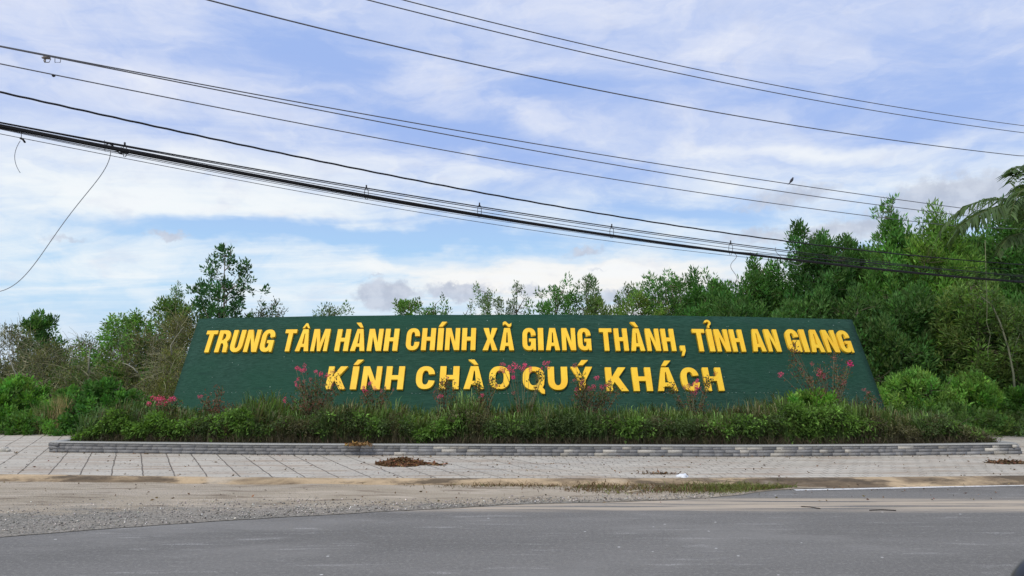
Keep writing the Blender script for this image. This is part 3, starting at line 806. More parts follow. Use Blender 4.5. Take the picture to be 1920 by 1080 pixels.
def plant(name, label, cat, base, height, rad, rng, c_leaf, group=None, prof='round', low=.15, nclump=120, nleaf=110, rc=.34, L=.15, Wd=.05,
          bark=(.16, .13, .10), trunk_r=.07, limbs=10, upd=.5, lean=(0, 0), stems=1, trunk_name='trunk', crown_name='crown', drop=0.0, twigs=True, out=.9, mat=None, shell=.55, tuft=0, top_cut=1.0, pale=None, amt=.28):
    base = np.array(base, float)
    root = empty(name, tuple(base), label=label, cat=cat, group=group)
    K_ = Mesh(); top = base + np.array([lean[0], lean[1], height * .93])
    trunks = []
    for s_ in range(stems):
        tb = base + (rng.normal(0, .08 * rad, 3) * [1, 1, 0] if stems > 1 else 0)
        tt_ = top + (rng.normal(0, .35 * rad, 3) * [1, 1, .25] if stems > 1 else 0)
        tr = bend(tb, tt_, rng, .03, 9); trunks.append(tr)
        K_.tube(tr, np.linspace(trunk_r, trunk_r * .15, 9) / (stems ** .4), 6, bark)
    # clump centres
    tz = rng.beta(1.15, 1.15, nclump) * (1 - low) + low
    nclump = int(nclump * 1.6); rc = rc * .78; nleaf = nleaf * .66; L = L * 1.1; tz = rng.beta(1.15, 1.15, nclump) * (1 - low) + low
    k0 = max(1, nclump // (18 if prof in ('round', 'column', 'dome') else 60)); tz[:k0] = rng.uniform(.90, 1.0, k0)
    if prof == 'cone': R = rad * np.clip((1 - tz) / (1 - low), 0, 1) ** .62 * 1.12 + .04 * rad
    elif prof == 'column': R = rad * np.clip(np.sin(np.clip((1 - tz) / (1 - low), 0, 1) ** .5 * pi * .62), 0.08, 1)
    elif prof == 'dome': R = rad * np.sqrt(np.clip(1 - ((tz - low) / (1 - low)) ** 2.2, 0.01, 1))
    elif prof == 'wispy': R = rad * np.sqrt(np.clip(1 - tz ** 2.6, .04, 1))
    else: R = rad * np.sqrt(np.clip(1 - (2 * (tz - low) / (1 - low) - 1) ** 2, 0.02, 1))
    th = rng.uniform(0, 2 * pi, nclump); ph = rng.uniform(0, 9)
    lump = 1 + .26 * np.sin(3 * th + ph + tz * 7) + .20 * np.sin(7 * th + tz * 13 + ph)
    rr = R * lump * (shell + (1 - shell) * rng.random(nclump)) ** .8 * np.where(rng.random(nclump) < .25, rng.random(nclump), 1)
    cen = base + np.stack([rr * np.cos(th) + lean[0] * tz, rr * np.sin(th) + lean[1] * tz, tz * height * top_cut - .05 * height * (1 - tz)], 1)
    if prof in ('round', 'column') and height > 2.5:    # several leaders break up the dome
        kl = max(8, nclump // 7); nlead = 4; la = rng.uniform(0, 2 * pi) + np.arange(nlead) * 2 * pi / nlead + rng.normal(0, .4, nlead); lr_ = rad * rng.uniform(.25, .62, nlead); lh = np.array([1.0, .96, .93, .89])[rng.permutation(nlead)]
        cen[:, 2] = base[2] + (cen[:, 2] - base[2]) * .92; which = rng.integers(0, nlead, kl); tq = rng.random(kl); sp_ = rad * .34 * (1.12 - tq)
        cen[:kl] = base + np.stack([lr_[which] * np.cos(la[which]) + rng.normal(0, 1, kl) * sp_, lr_[which] * np.sin(la[which]) + rng.normal(0, 1, kl) * sp_, height * (lh[which] - .20 * (1 - tq))], 1)
        rr[:kl] = lr_[which]
    if tuft:                                           # thin feathery leader above the crown
        tt = rng.random(tuft); lr = rad * .34 * (1 - tt * .75)
        cen[:tuft] = base + np.stack([rng.normal(0, .6, tuft) * lr - rad * .12, rng.normal(0, .6, tuft) * lr, height * (.90 + .10 * tt)], 1); tz[:tuft] = .95; rr[:tuft] = .1
    # limbs: from the trunk to the outermost clumps; twigs tie clumps to limbs
    order = rng.permutation(nclump)[:limbs]; nodes = [trunks[0]]
    for i_ in order:
        tr = trunks[rng.integers(len(trunks))]; zt = max(.06, tz[i_] - rr[i_] / height * .8 - .05); idx = zt * 8
        a = tr[0] + (tr[-1] - tr[0]) * zt / .93 if False else np.array([np.interp(idx, range(9), tr[:, k]) for k in range(3)])
        lb = bend(a, cen[i_], rng, .07, 7, -.05); nodes.append(lb)
        K_.tube(lb, np.linspace(trunk_r * .42, trunk_r * .08, 7), 4, np.array(bark) * rng.uniform(.8, 1.3))
    if twigs:
        N_ = np.vstack(nodes)
        for i_ in range(nclump):
            d = np.linalg.norm(N_ - cen[i_], axis=1) + 2.0 * np.maximum(0, N_[:, 2] - cen[i_][2]); a = N_[d.argmin()]
            K_.tube(bend(a, cen[i_], rng, .08, 4), np.linspace(trunk_r * .16, trunk_r * .05, 4), 3, np.array(bark) * rng.uniform(.8, 1.4), cap=False)
    K_.build(trunk_name, M_BARK, root, True)
    c_leaf = np.asarray(c_leaf) * 1.18
    C_ = Mesh(); rcs = rc * rng.uniform(.55, 1.4, nclump) * (1 - (.45 if prof in ('cone', 'wispy') else .2) * tz ** 3)
    if tuft: rcs[:tuft] *= .5
    nl = np.maximum(6, (nleaf * (rcs / rc) ** 2 * rng.uniform(.6, 1.3, nclump))).astype(int)
    ci = np.repeat(np.arange(nclump), nl); n_ = len(ci)
    axis0 = unit(cen - (base + [lean[0] * .5, lean[1] * .5, height * .3])) * [1, 1, .3]
    dirs = unit(rng.normal(size=(n_, 3))); rad_ = rng.random(n_) ** .45
    off_ = dirs * (rad_ * rcs[ci])[:, None] * np.array([.78, .78, 1.25]) + (dirs[:, 2:3] * 0 + axis0[ci] * (dirs[:, 2] * rad_ * rcs[ci])[:, None] * .8)
    Pp = cen[ci] + off_
    Pp[:, 2] = np.maximum(Pp[:, 2], base[2] + .03)
    axis = unit(cen - (base + [lean[0] * .5, lean[1] * .5, height * .45]))
    Dd = dirs * out + np.array([0, 0, upd]) + axis[ci] * .4 + rng.normal(0, .35, (n_, 3))
    kc = np.exp(rng.normal(0, amt * .7, nclump))
    tone = np.asarray(c_leaf) * kc[:, None] * (1 + rng.normal(0, .07, (nclump, 3)))
    if pale is not None:
        pm = rng.random(nclump) < pale[0]; tone[pm] = np.asarray(pale[1]) * kc[pm][:, None] ** .5
    cc_ = np.clip(tone[ci] * np.exp(rng.normal(0, amt * .7, (n_, 1))) * (1 + rng.normal(0, .06, (n_, 3))), .003, .9)
    leaves(C_, Pp, Dd, L * rng.uniform(.6, 1.25, n_), Wd * rng.uniform(.7, 1.3, n_), cc_, rng, drop)
    C_.build(crown_name, mat or M_LEAF, root)
    return root


def zat(px, py, D): return at(px, py, D)[2]


ZG = .10
G1 = (.085, .195, .048); G2 = (.078, .165, .045); G3 = (.12, .22, .05); G4 = (.12, .19, .08); OL = (.14, .15, .065)


def T(seed, label, px, top, wpx, D, c=G1, name='tree', cat='tree', group='trees growing behind the sign', **k):
    rng_ = np.random.default_rng(seed)
    if 28.5 < D < 34 and top < 600 and px > 400: wpx = wpx * 1.5
    X = at(px, 650, D)[0]; h = zat(px, top, D) - ZG
    return plant(name, label, cat, (X, D, ZG), h, wpx / F * D / 2, rng_, c, group, **k)


# back row, left to right
T(11, 'small dense dark-leaved tree standing up from the scrub near the left edge', 74, 585, 78, 30, G2, prof='round', low=.45, nclump=55, nleaf=120, rc=.26, L=.15, Wd=.06, trunk_r=.06)
T(12, 'slender grey-green tree just left of the tallest left-hand tree', 325, 532, 62, 33, G4, prof='cone', low=.3, nclump=70, nleaf=55, rc=.24, L=.12, Wd=.035, trunk_r=.05)
T(13, 'tall open conical dark tree rising above the left end of the sign', 414, 460, 124, 29, (.055, .135, .050), prof='cone', low=.28, nclump=135, nleaf=80, rc=.20, L=.15, Wd=.06, trunk_r=.07, limbs=30, shell=.4)
T(14, 'olive bush top showing over the left end of the sign', 490, 566, 70, 30, (.10, .12, .05), prof='round', low=.3, nclump=60, nleaf=60, rc=.26, L=.10, Wd=.035)
T(15, 'thin straggling twiggy tree right of the olive bush above the sign', 520, 566, 44, 30, (.06, .08, .04), prof='round', low=.5, nclump=16, nleaf=22, rc=.16, L=.10, Wd=.035)
T(16, 'low sparse tree top alone in the gap above TÂM and HÀNH', 618, 560, 76, 32, (.11, .18, .07), prof='round', low=.4, nclump=40, nleaf=70, rc=.24, L=.12, Wd=.04)
T(17, 'bright green rounded tree top above the word CHÍNH', 765, 549, 56, 31, (.11, .22, .045), prof='round', low=.4, nclump=40, nleaf=100, rc=.25, L=.13, Wd=.055)
T(18, 'low dark ragged tree top right of the bright rounded one', 815, 556, 84, 31, G2, prof='round', low=.4, nclump=50, nleaf=60, rc=.22, L=.14, Wd=.05)
T(19, 'pale-twigged open tree above the word XÃ', 914, 534, 60, 31, (.12, .19, .07), prof='column', low=.3, nclump=75, nleaf=55, rc=.22, L=.11, Wd=.04)
T(20, 'narrow open tree right beside the pale-twigged one above GIANG', 970, 532, 56, 31, (.09, .15, .06), prof='cone', low=.3, nclump=70, nleaf=55, rc=.22, L=.11, Wd=.04)
T(21, 'twin-lobed dark green tree above the gap between GIANG and THÀNH', 1046, 524, 80, 30, G1, prof='round', low=.3, nclump=85, nleaf=85, rc=.25, L=.13, Wd=.05)
T(22, 'pointed tree with a spire-like tip above the word THÀNH', 1105, 517, 84, 30, G4, prof='cone', low=.25, nclump=120, nleaf=65, rc=.25, L=.13, Wd=.045)
T(23, 'small conical open tree between the spire-tipped tree and the thick grove', 1178, 526, 74, 30, G4, prof='cone', low=.2, nclump=90, nleaf=70, rc=.24, L=.12, Wd=.045)
T(24, 'low yellow-green bush over the top edge of the sign below the conical tree', 1200, 554, 170, 27, (.14, .22, .05), prof='dome', low=.1, nclump=110, nleaf=80, rc=.28, L=.13, Wd=.05)
T(241, 'low pale green bush showing over the sign under the spire-tipped tree', 1118, 564, 110, 27, (.12, .18, .06), prof='dome', low=.1, nclump=100, nleaf=80, rc=.28, L=.13, Wd=.05)
T(25, 'broad rounded tree at the left end of the thick grove', 1258, 508, 126, 29, G1, prof='round', low=.15, nclump=170, nleaf=100, rc=.32, L=.15, Wd=.05)
T(26, 'evenly domed tree second from the left in the thick grove', 1342, 512, 112, 28, G1, prof='column', low=.1, nclump=170, nleaf=100, rc=.30, L=.15, Wd=.05)
T(27, 'taller bushy tree in front of the grove where the cables meet it', 1440, 491, 130, 27, (.085, .19, .048), prof='column', low=.1, nclump=210, nleaf=100, rc=.32, L=.16, Wd=.05)
T(28, 'upright dark tree crossed by the black cables, left of the tallest', 1548, 428, 128, 26, (.070, .165, .045), prof='column', low=.05, nclump=280, nleaf=100, rc=.33, L=.17, Wd=.055, limbs=18)
T(29, 'dark tree filling the notch left of the tallest tree', 1618, 446, 110, 27, G2, prof='round', low=.05, nclump=230, nleaf=95, rc=.33, L=.16, Wd=.05)
T(30, 'tallest tree of the grove with a thin feathery top', 1690, 372, 150, 25, (.10, .225, .05), prof='wispy', low=.05, nclump=430, nleaf=85, rc=.32, L=.17, Wd=.045, limbs=24, upd=.9, shell=.3, tuft=34, top_cut=.9)
T(31, 'bright yellow-green tree right of the tallest one', 1765, 402, 150, 24.5, (.14, .26, .05), prof='round', low=.1, nclump=330, nleaf=95, rc=.33, L=.16, Wd=.04, limbs=18)
T(32, 'dark tree behind the palm fronds', 1845, 425, 150, 26, G2, prof='round', low=.1, nclump=300, nleaf=95, rc=.36, L=.15, Wd=.05)
T(33, 'tree at the right edge rising behind the drooping palm leaf', 1925, 362, 120, 24, G1, prof='round', low=.05, nclump=330, nleaf=95, rc=.36, L=.15, Wd=.05)
# lower fill of the grove
US = ['understorey tree behind the word AN, at the foot of the grove', 'dark understorey tree just above the last word GIANG', 'dark understorey tree right of the upper right corner of the sign', 'darkest understorey tree, between the sign and the hanging vine',
      'understorey tree behind the leaning pale trunk', 'understorey tree cut by the right edge behind the palm', 'low shaded tree beside the sloping right edge of the sign', 'understorey tree behind the word TỈNH']
RS = ['rear tree of the grove behind the tallest tree', 'rear tree of the grove behind the bright yellow-green tree', 'rear tree of the grove behind the palm leaf', 'rear tree of the grove behind the tree where the cables meet it', 'leftmost rear tree of the grove, behind the evenly domed tree', 'rear tree of the grove cut by the right edge of the photo']
for i_, (px, top, wd, D, cl) in enumerate([(1500, 560, 130, 24, G2), (1600, 560, 150, 23.5, (.072, .145, .042)), (1700, 545, 150, 23.2, G2), (1790, 560, 150, 23, (.068, .14, .04)), (1880, 575, 150, 22.7, G2), (1975, 520, 150, 23, G1), (1650, 600, 140, 22.6, (.068, .14, .04)), (1385, 560, 140, 26, G2)]):
    T(50 + i_, US[i_], px, top, wd, D, cl, group='understorey trees of the right-hand grove', prof='column', low=.02, nclump=240, nleaf=95, rc=.34, L=.15, Wd=.05)
for i_, (px, top, wd) in enumerate([(1640, 470, 200), (1780, 450, 220), (1900, 440, 220), (1480, 540, 200), (1350, 560, 200), (2020, 430, 240)]):
    T(64 + i_, RS[i_], px, top, wd, 32, G2, group='rear trees of the right-hand grove', prof='column', low=.0, nclump=300, nleaf=90, rc=.5, L=.20, Wd=.08)
T(70, 'yellow-green willowy tree with long narrow leaves near the leaning pale trunk', 1828, 520, 130, 21.8, (.13, .21, .055), prof='round', low=.25, nclump=130, nleaf=75, rc=.30, L=.18, Wd=.035, drop=.15)
T(71, 'willowy narrow-leaved sapling at the right edge above the leaning trunk', 1905, 560, 110, 21.4, (.11, .18, .055), prof='round', low=.35, nclump=90, nleaf=60, rc=.28, L=.18, Wd=.035, drop=.15)
# pale leaning trunk
rng = np.random.default_rng(90)
o = empty('leaning_tree', tuple(at(1908, 742, 20.8)), label='slender pale bare trunk leaning left in front of the dark grove at right', cat='tree', group=None)
M = Mesh(); main = [at(1908, 800, 20.8), at(1900, 700, 20.8), at(1890, 650, 20.8), at(1875, 605, 20.8), at(1860, 572, 20.8), at(1838, 555, 20.8)]
M.tube(main, [.036, .03, .026, .022, .016, .008], 6, (.19, .20, .13)); M.tube([at(1896, 675, 20.8), at(1905, 645, 20.7), at(1912, 625, 20.6)], [.014, .01, .006], 5, (.19, .20, .13))
M.build('trunk', M_BARK, o, True)
M = Mesh(); rp_ = np.vstack([np.array(main[3:]), [at(1912, 625, 20.6)]]); idx = rng.integers(0, len(rp_), 260)
leaves(M, rp_[idx] + rng.normal(0, .22, (260, 3)), rng.normal(size=(260, 3)) + [0, 0, .2], .16, .035, shade(rng, (.07, .10, .04), 260), rng, .1); M.build('crown', M_LEAF, o)
M = Mesh(); M.tube([at(1847, 450, 19), at(1849, 520, 19), at(1851, 570, 19), at(1850, 605, 19), at(1857, 628, 19), at(1852, 655, 19), at(1853, 672, 19)], .007, 4, (.24, .25, .15))
tag(M.build('hanging_vine', M_BARK, None, True), 'pale thin vine hanging straight down below the palm leaf', 'vine')

# scrub at the left: twiggy olive brown bushes
def scrub(seed, label, px, top, wpx, D, c=OL, tw=420, nclump=150, nleaf=45, L=.075, Wd=.03, bot=None, rc=.30):
    rng_ = np.random.default_rng(seed)
    X = at(px, 650, D)[0]; h = zat(px, top, D) - ZG; r = wpx / F * D / 2
    o = plant('scrub_bush', label, 'bush', (X, D, ZG), h, r, rng_, c, 'tangled scrub bushes left of the sign', prof='dome', low=.03, nclump=nclump, nleaf=nleaf, rc=rc, L=L, Wd=Wd,
              bark=(.22, .21, .13), trunk_r=.045, limbs=26, stems=4, trunk_name='branches', crown_name='foliage', pale=(.25, (.22, .22, .09)), amt=.3)
    M = Mesh()
    for _ in range(tw):                                # fine arching dead twigs
        th = rng_.uniform(0, 2 * pi); z = rng_.beta(1.6, 1.2) * h; R_ = r * math.sqrt(max(.05, 1 - (z / h) ** 2.2)) * rng_.uniform(.55, 1.02)
        a = np.array([X + R_ * cos(th), D + R_ * sin(th), ZG + z]); l_ = rng_.uniform(.3, .95)
        d_ = unit(np.array([cos(th) * .6, sin(th) * .6, rng_.uniform(-.3, 1.0)]) + rng_.normal(0, .6, 3)) * l_
        b = a + d_; T_ = np.linspace(0, 1, 5)[:, None]
        pts = a + (b - a) * T_ + np.array([0, 0, -.22 * l_]) * T_ ** 2 + rng_.normal(0, .05, 3) * np.sin(T_ * pi)
        k = .24 * math.exp(rng_.normal(0, .3)); M.tube(pts, np.linspace(.008, .003, 5), 3, (k, k * .97, k * .58), cap=False)
    M.build('twigs', M_BARK, o)
    return o


scrub(101, 'brown-olive scrub bush cut by the left edge of the photo', 20, 622, 150, 25, (.10, .105, .055))
scrub(102, 'dull brown twiggy bush below the small dark tree', 92, 652, 130, 24, (.095, .105, .055), tw=350)
scrub(103, 'grey-green scrub bush with pale crooked stems, midway to the sign', 160, 640, 110, 25.5, (.12, .15, .07))
scrub(104, 'large olive-brown tangle of dead twigs beside the sign', 262, 632, 160, 24.5, (.15, .155, .06), tw=600, nclump=210)
scrub(105, 'tall brownish thicket touching the upper left edge of the sign', 335, 596, 130, 26, (.16, .165, .065), tw=500, nclump=200)
scrub(106, 'pale yellow-olive thicket at the lower left edge of the sign', 325, 664, 120, 22.5, (.18, .20, .07), tw=400, nclump=190)
scrub(107, 'green-tinged scrub bush low in the middle of the thicket', 150, 684, 150, 22.8, (.10, .14, .05), tw=160)
T(110, 'leafy flat-topped bush with layered fronds in the left thicket', 238, 594, 165, 25, (.13, .25, .06), name='bush', cat='bush', prof='dome', low=.35, nclump=110, nleaf=70, rc=.25, L=.15, Wd=.05, drop=.25, upd=.2)
T(111, 'yellow-green leafy bush at the foot of the slender grey-green tree', 318, 566, 140, 27, (.11, .18, .05), name='bush', cat='bush', prof='dome', low=.3, nclump=100, nleaf=70, rc=.25, L=.14, Wd=.05)
rng = np.random.default_rng(120)
for i_, (pts, lab) in enumerate([([(36, 712), (24, 690), (18, 668), (12, 655)], 'crooked pale bare stem among the scrub at the left edge'),
                                 ([(166, 700), (167, 672), (170, 650), (178, 640)], 'short pale bare stem in the grey-green scrub'),
                                 ([(258, 700), (250, 690), (240, 684), (228, 680)], 'bent pale stem in the large olive tangle'),
                                 ([(322, 665), (320, 648), (330, 632), (345, 612)], 'forked pale stem close to the left edge of the sign')]):
    M = Mesh(); M.tube([at(x, y, 21.6 if i_ else 22.3) for x, y in pts], [.022, .018, .013, .006], 5, (.30, .29, .22))
    tag(M.build('bare_stem', M_BARK, None, True), lab, 'stem', 'pale bare stems in the scrub')

# far wood closing the view
rng = np.random.default_rng(130); M = Mesh(); n = 46000
X = rng.uniform(-60, 60, n); Y = rng.uniform(46, 52, n)
hh = 1.6 + 1.3 * fbm(X * .25 + 40, 0 * X, 6) + np.clip((X - 4) / 10, 0, 1) * 3.0
Z = ZG + rng.random(n) ** .7 * hh
leaves(M, np.stack([X, Y, Z], 1), rng.normal(size=(n, 3)) + [0, 0, .4], .35, .16, shade(rng, (.045, .075, .032), n), rng)
M.build('distant_wood', M_LEAF, kind='stuff', label='far line of trees closing the view behind the thicket', cat='wood')

# bright bushes either side
B = dict(name='bush', cat='bush', prof='dome', low=.0, trunk_name='stems', crown_name='foliage', trunk_r=.03, stems=4, limbs=12)
T(201, 'bright green leafy bush at the left edge of the photo', 40, 716, 150, 21.6, (.13, .27, .05), group='leafy bushes at the left', nclump=150, nleaf=95, rc=.18, L=.10, Wd=.055, **B)
T(202, 'bright green leafy bush just left of the dry straw tuft', 5, 735, 150, 20.9, (.11, .23, .045), group='leafy bushes at the left', nclump=140, nleaf=95, rc=.17, L=.10, Wd=.055, **B)
T(203, 'dark green rounded bush at the left end of the planted bed', 205, 722, 130, 20.2, (.075, .18, .04), group='leafy bushes at the left', nclump=150, nleaf=95, rc=.17, L=.10, Wd=.05, **B)
T(204, 'mid green bush between the straw tuft and the dark rounded bush', 140, 738, 90, 20.4, (.10, .22, .045), group='leafy bushes at the left', nclump=90, nleaf=90, rc=.16, L=.10, Wd=.05, **B)
T(205, 'low spreading bush on the edge of the pavement at far left', 85, 775, 170, 20.4, (.09, .19, .04), group='leafy bushes at the left', nclump=130, nleaf=90, rc=.15, L=.09, Wd=.045, **B)
T(206, 'broad light green feathery bush against the right edge of the sign', 1712, 704, 150, 20.3, (.15, .28, .06), group='leafy bushes at the right', nclump=190, nleaf=100, rc=.18, L=.11, Wd=.035, **B)
T(207, 'light green bush right of the broad feathery one', 1818, 712, 130, 20.6, (.14, .27, .055), group='leafy bushes at the right', nclump=150, nleaf=95, rc=.18, L=.11, Wd=.045, **B)
T(208, 'dark green leafy bush cut by the right edge', 1905, 738, 110, 20.4, (.10, .22, .045), group='leafy bushes at the right', nclump=120, nleaf=95, rc=.18, L=.10, Wd=.05, **B)
T(209, 'low bush at the right end of the bed below the feathery bush', 1760, 765, 200, 19.7, (.11, .20, .055), group='leafy bushes at the right', nclump=170, nleaf=90, rc=.16, L=.09, Wd=.035, **B)
T(210, 'low weedy bush spilling towards the pavement at the right edge', 1880, 783, 190, 19.9, (.13, .19, .06), group='leafy bushes at the right', nclump=150, nleaf=90, rc=.15, L=.08, Wd=.03, **B)

# bush inside the bed, in front of the right part of the sign
rng = np.random.default_rng(220)
pb = at(1520, 770, 15.95)
plant('bush', 'bright green broad-leaved bush in the bed in front of the sign, below GIANG', 'bush', (pb[0], 15.95, ZS), zat(1520, 742, 15.95) - ZS, 75 / F * 16, rng, (.15, .29, .05), prof='dome', low=0, nclump=120,
      nleaf=80, rc=.13, L=.085, Wd=.05, trunk_r=.02, limbs=10, stems=5, trunk_name='stems', crown_name='foliage')

# straw tuft
M = Mesh(); b0 = onz(110, 812, ZP)
rng = np.random.default_rng(230)


def blades(M, P, h, wd, lean, c, rng, seg=3, curl=.5):
    n = len(P); a = rng.uniform(0, 2 * pi, n); d = np.stack([np.cos(a), np.sin(a), 0 * a], 1) * np.broadcast_to(lean, (n,))[:, None]
    sa = rng.uniform(0, pi, n); sdv = np.stack([np.cos(sa), np.sin(sa) * .5, 0 * sa], 1) * (np.broadcast_to(wd, (n,)) / 2)[:, None]
    h = np.broadcast_to(h, (n,))[:, None]; up = np.array([0, 0, 1.0])
    p1 = P + up * h * .55 + d * h * .3; p2 = P + up * h * (1 - curl * .25 * np.linalg.norm(d, axis=1, keepdims=True)) + d * h * 1.0
    v = np.stack([P - sdv, P + sdv, p1 + sdv * .8, p1 - sdv * .8, p2], 1).reshape(-1, 3)
    k = np.arange(n)[:, None] * 5
    M.add(v, k + np.array([[0, 1, 2, 3]]), k + np.array([[3, 2, 4]]), np.repeat(c, 5, axis=0))


n = 420; PP = np.array(at(112, 812, 19.9)) * [1, 1, 0] + [0, 0, ZP] + rng.normal(0, .10, (n, 3)) * [1, 1, 0]
blades(M, PP, rng.uniform(.7, 1.15, n), .014, rng.uniform(.05, .30, n), shade(rng, (.36, .31, .15), n), rng)
PP = np.array(at(85, 812, 19.9)) * [1, 1, 0] + [0, 0, ZP] + rng.normal(0, .14, (n, 3)) * [1, 1, 0]
blades(M, PP, rng.uniform(.5, .95, n), .013, rng.uniform(.1, .5, n), shade(rng, (.20, .21, .09), n), rng)
tag(M.build('dry_grass_tuft', M_GRASS), 'tall straw-yellow tuft of dry grass left of the planted bed', 'grass tuft')

# grass and weeds filling the bed
rng = np.random.default_rng(240)


def pxx(X, Y): return 960 + F * X / Y


def bedpts(n, y0=.22, y1=3.3, p=1.0):
    X = rng.uniform(WX0 + .35, WX1 - .25, n); Y = ywl(X) + y0 + rng.random(n) ** p * (y1 - y0)
    front = SY0 + KB * X * X - .02
    ok = (Y < front) | (X < lu(0) - .1) | (X > ru(0) + .1)
    return X[ok], Y[ok]


def hmap(X, Y):          # height of the cover (metres)
    px = pxx(X, Y)
    base = np.interp(px, [110, 150, 230, 300, 380, 520, 700, 900, 1100, 1300, 1450, 1600, 1680, 1780, 1850, 1880], [.05, .54, .76, .70, .66, .74, .70, .75, .70, .64, .70, .76, .62, .50, .28, .05])
    return np.clip(base * (.50 + .98 * fbm(X * 1.1, Y * 1.1, 42)), .05, 1.2)


TX, TY = bedpts(3400, y0=.50, p=1.0); TH_ = hmap(TX, TY) * rng.uniform(.72, 1.18, len(TX))
M = Mesh(); nb = 34; ci = np.repeat(np.arange(len(TX)), nb); n = len(ci); ang = rng.uniform(0, 2 * pi, n); q_ = rng.random(n) ** .7
X = TX[ci] + .05 * q_ * np.cos(ang); Y = TY[ci] + .05 * q_ * np.sin(ang)
h = TH_[ci] * (1.05 - .5 * q_ ** 2) * rng.uniform(.75, 1.1, n); leanv = .12 + .55 * q_
pat = fbm(TX * .8 + 9, TY * .8, 50); dry = fbm(TX * 1.5 + 3, TY * 1.5, 55)
ct = np.where(pat[:, None] > .5, np.array([[.145, .225, .065]]), np.array([[.095, .155, .052]])) * np.exp(rng.normal(0, .28, (len(TX), 1)))
dr_ = rng.random(len(TX)) < np.clip((dry - .44) * 3, .05, .7); ct[dr_] = np.array([.15, .15, .075]) * np.exp(rng.normal(0, .25, (dr_.sum(), 1)))
cg = np.clip(ct[ci] * np.exp(rng.normal(0, .2, (n, 1))) * (1 + rng.normal(0, .06, (n, 3))), .005, .9)
d = np.stack([np.cos(ang), np.sin(ang), 0 * ang], 1) * leanv[:, None]; hh = h[:, None]
sdv = np.stack([-np.sin(ang), np.cos(ang), 0 * ang], 1) * (rng.uniform(.012, .024, n) / 2)[:, None]
sdv[:, 0] = np.where(np.abs(sdv[:, 0]) < .004, .005, sdv[:, 0])
P0 = np.stack([X, Y, 0 * X + ZS], 1); up = np.array([0, 0, 1.0])
p1 = P0 + up * hh * .62 + d * hh * .22; p2 = p1 + up * hh * .30 * (1 - leanv[:, None] * .6) + d * hh * .35; p3 = p2 + d * hh * .45 + up * hh * (.12 - .35 * leanv[:, None])
v = np.stack([P0 - sdv, P0 + sdv, p1 + sdv, p1 - sdv, p2 + sdv * .8, p2 - sdv * .8, p3], 1).reshape(-1, 3); k = np.arange(n)[:, None] * 7
M.add(v, np.concatenate([k + [[0, 1, 2, 3]], k + [[3, 2, 4, 5]]]), k + [[5, 4, 6]], np.repeat(cg, 7, axis=0))
M.build('grass', M_GRASS, kind='stuff', label='tall rough grass in tussocks filling the planted bed', cat='grass')

# leafy weeds: a bank along the front that leans over its own dark foot, and bright patches higher up
M = Mesh()
WPX = [(185, 60, .9), (275, 50, 1.0), (345, 25, .8), (455, 45, .6), (700, 30, .3), (815, 38, 1.0), (1180, 40, .5), (1370, 50, .5), (1520, 70, 1)]
X = rng.uniform(WX0 + .35, WX1 - .3, 9500); zf = rng.random(len(X)) ** .7
Hh = hmap(X, ywl(X) + .8) * (.34 + .75 * fbm(X * 2.2, 0 * X + 8, 66))
Y = ywl(X) + .56 + rng.uniform(0, .45, len(X)) - .26 * zf ** .7 + .12 * (fbm(X * 1.6, zf * 2, 67) - .5)
px = pxx(X, Y); br_ = sum(a_ * np.exp(-((px - c_) / s_) ** 2) for c_, s_, a_ in WPX)
endf = np.clip(np.minimum(X - WX0 - .3, WX1 - .3 - X) * 1.3, .12, 1)
zz = ZS + .02 + Hh * zf * endf
keep = (rng.random(len(X)) < .45 + .55 * br_); X, Y, zz, br_, px = X[keep], Y[keep], zz[keep], br_[keep], px[keep]
nl = 17; ci = np.repeat(np.arange(len(X)), nl); n = len(ci); d = unit(rng.normal(size=(n, 3)))
Pp = np.stack([X, Y, zz], 1)[ci] + d * .07 * rng.random((n, 1)) ** .4
bright = rng.random(len(X)) < np.clip(br_, .06, .9)
ct = np.where(bright[:, None], np.array([[.15, .27, .06]]), np.array([[.095, .140, .055]])) * np.exp(rng.normal(0, .25, (len(X), 1)))
bw = (fbm(X * 1.3 + 2, Y * 1.3, 68) > .53) & ~bright; ct[bw] = np.array([.13, .125, .07]) * np.exp(rng.normal(0, .25, (bw.sum(), 1)))
leaves(M, Pp, d + [0, -.3, .45], np.where(bright[ci], .085, .06) * rng.uniform(.6, 1.3, n), np.where(bright[ci], .036, .022), np.clip(ct[ci] * np.exp(rng.normal(0, .22, (n, 1))), .004, .9), rng, .25)
M.build('weeds', M_LEAF, kind='stuff', label='leafy weeds banked along the front of the planted bed', cat='weeds')
# dead undergrowth at the front foot of the bed
M = Mesh(); X, Y = bedpts(14000, .26, .8, 1.0); n = len(X)
blades(M, np.stack([X, Y, 0 * X + ZS], 1), rng.uniform(.06, .30, n), .010, rng.uniform(.3, 1.3, n), shade(rng, (.085, .072, .045), n, .4), rng)
M.build('undergrowth', M_GRASS, kind='stuff', label='brown dead stalks low along the front of the bed', cat='undergrowth')
# seed stalks: thin pale
M = Mesh(); X, Y = bedpts(1500, .4, 2.0); n = len(X); blades(M, np.stack([X, Y, 0 * X + ZS], 1), hmap(X, Y) * rng.uniform(.9, 1.35, n), .006, rng.uniform(.05, .4, n), shade(rng, (.20, .20, .11), n), rng)
M.build('seed_stalks', M_GRASS, kind='stuff', label='thin pale seed stalks standing above the grass of the bed', cat='grass')

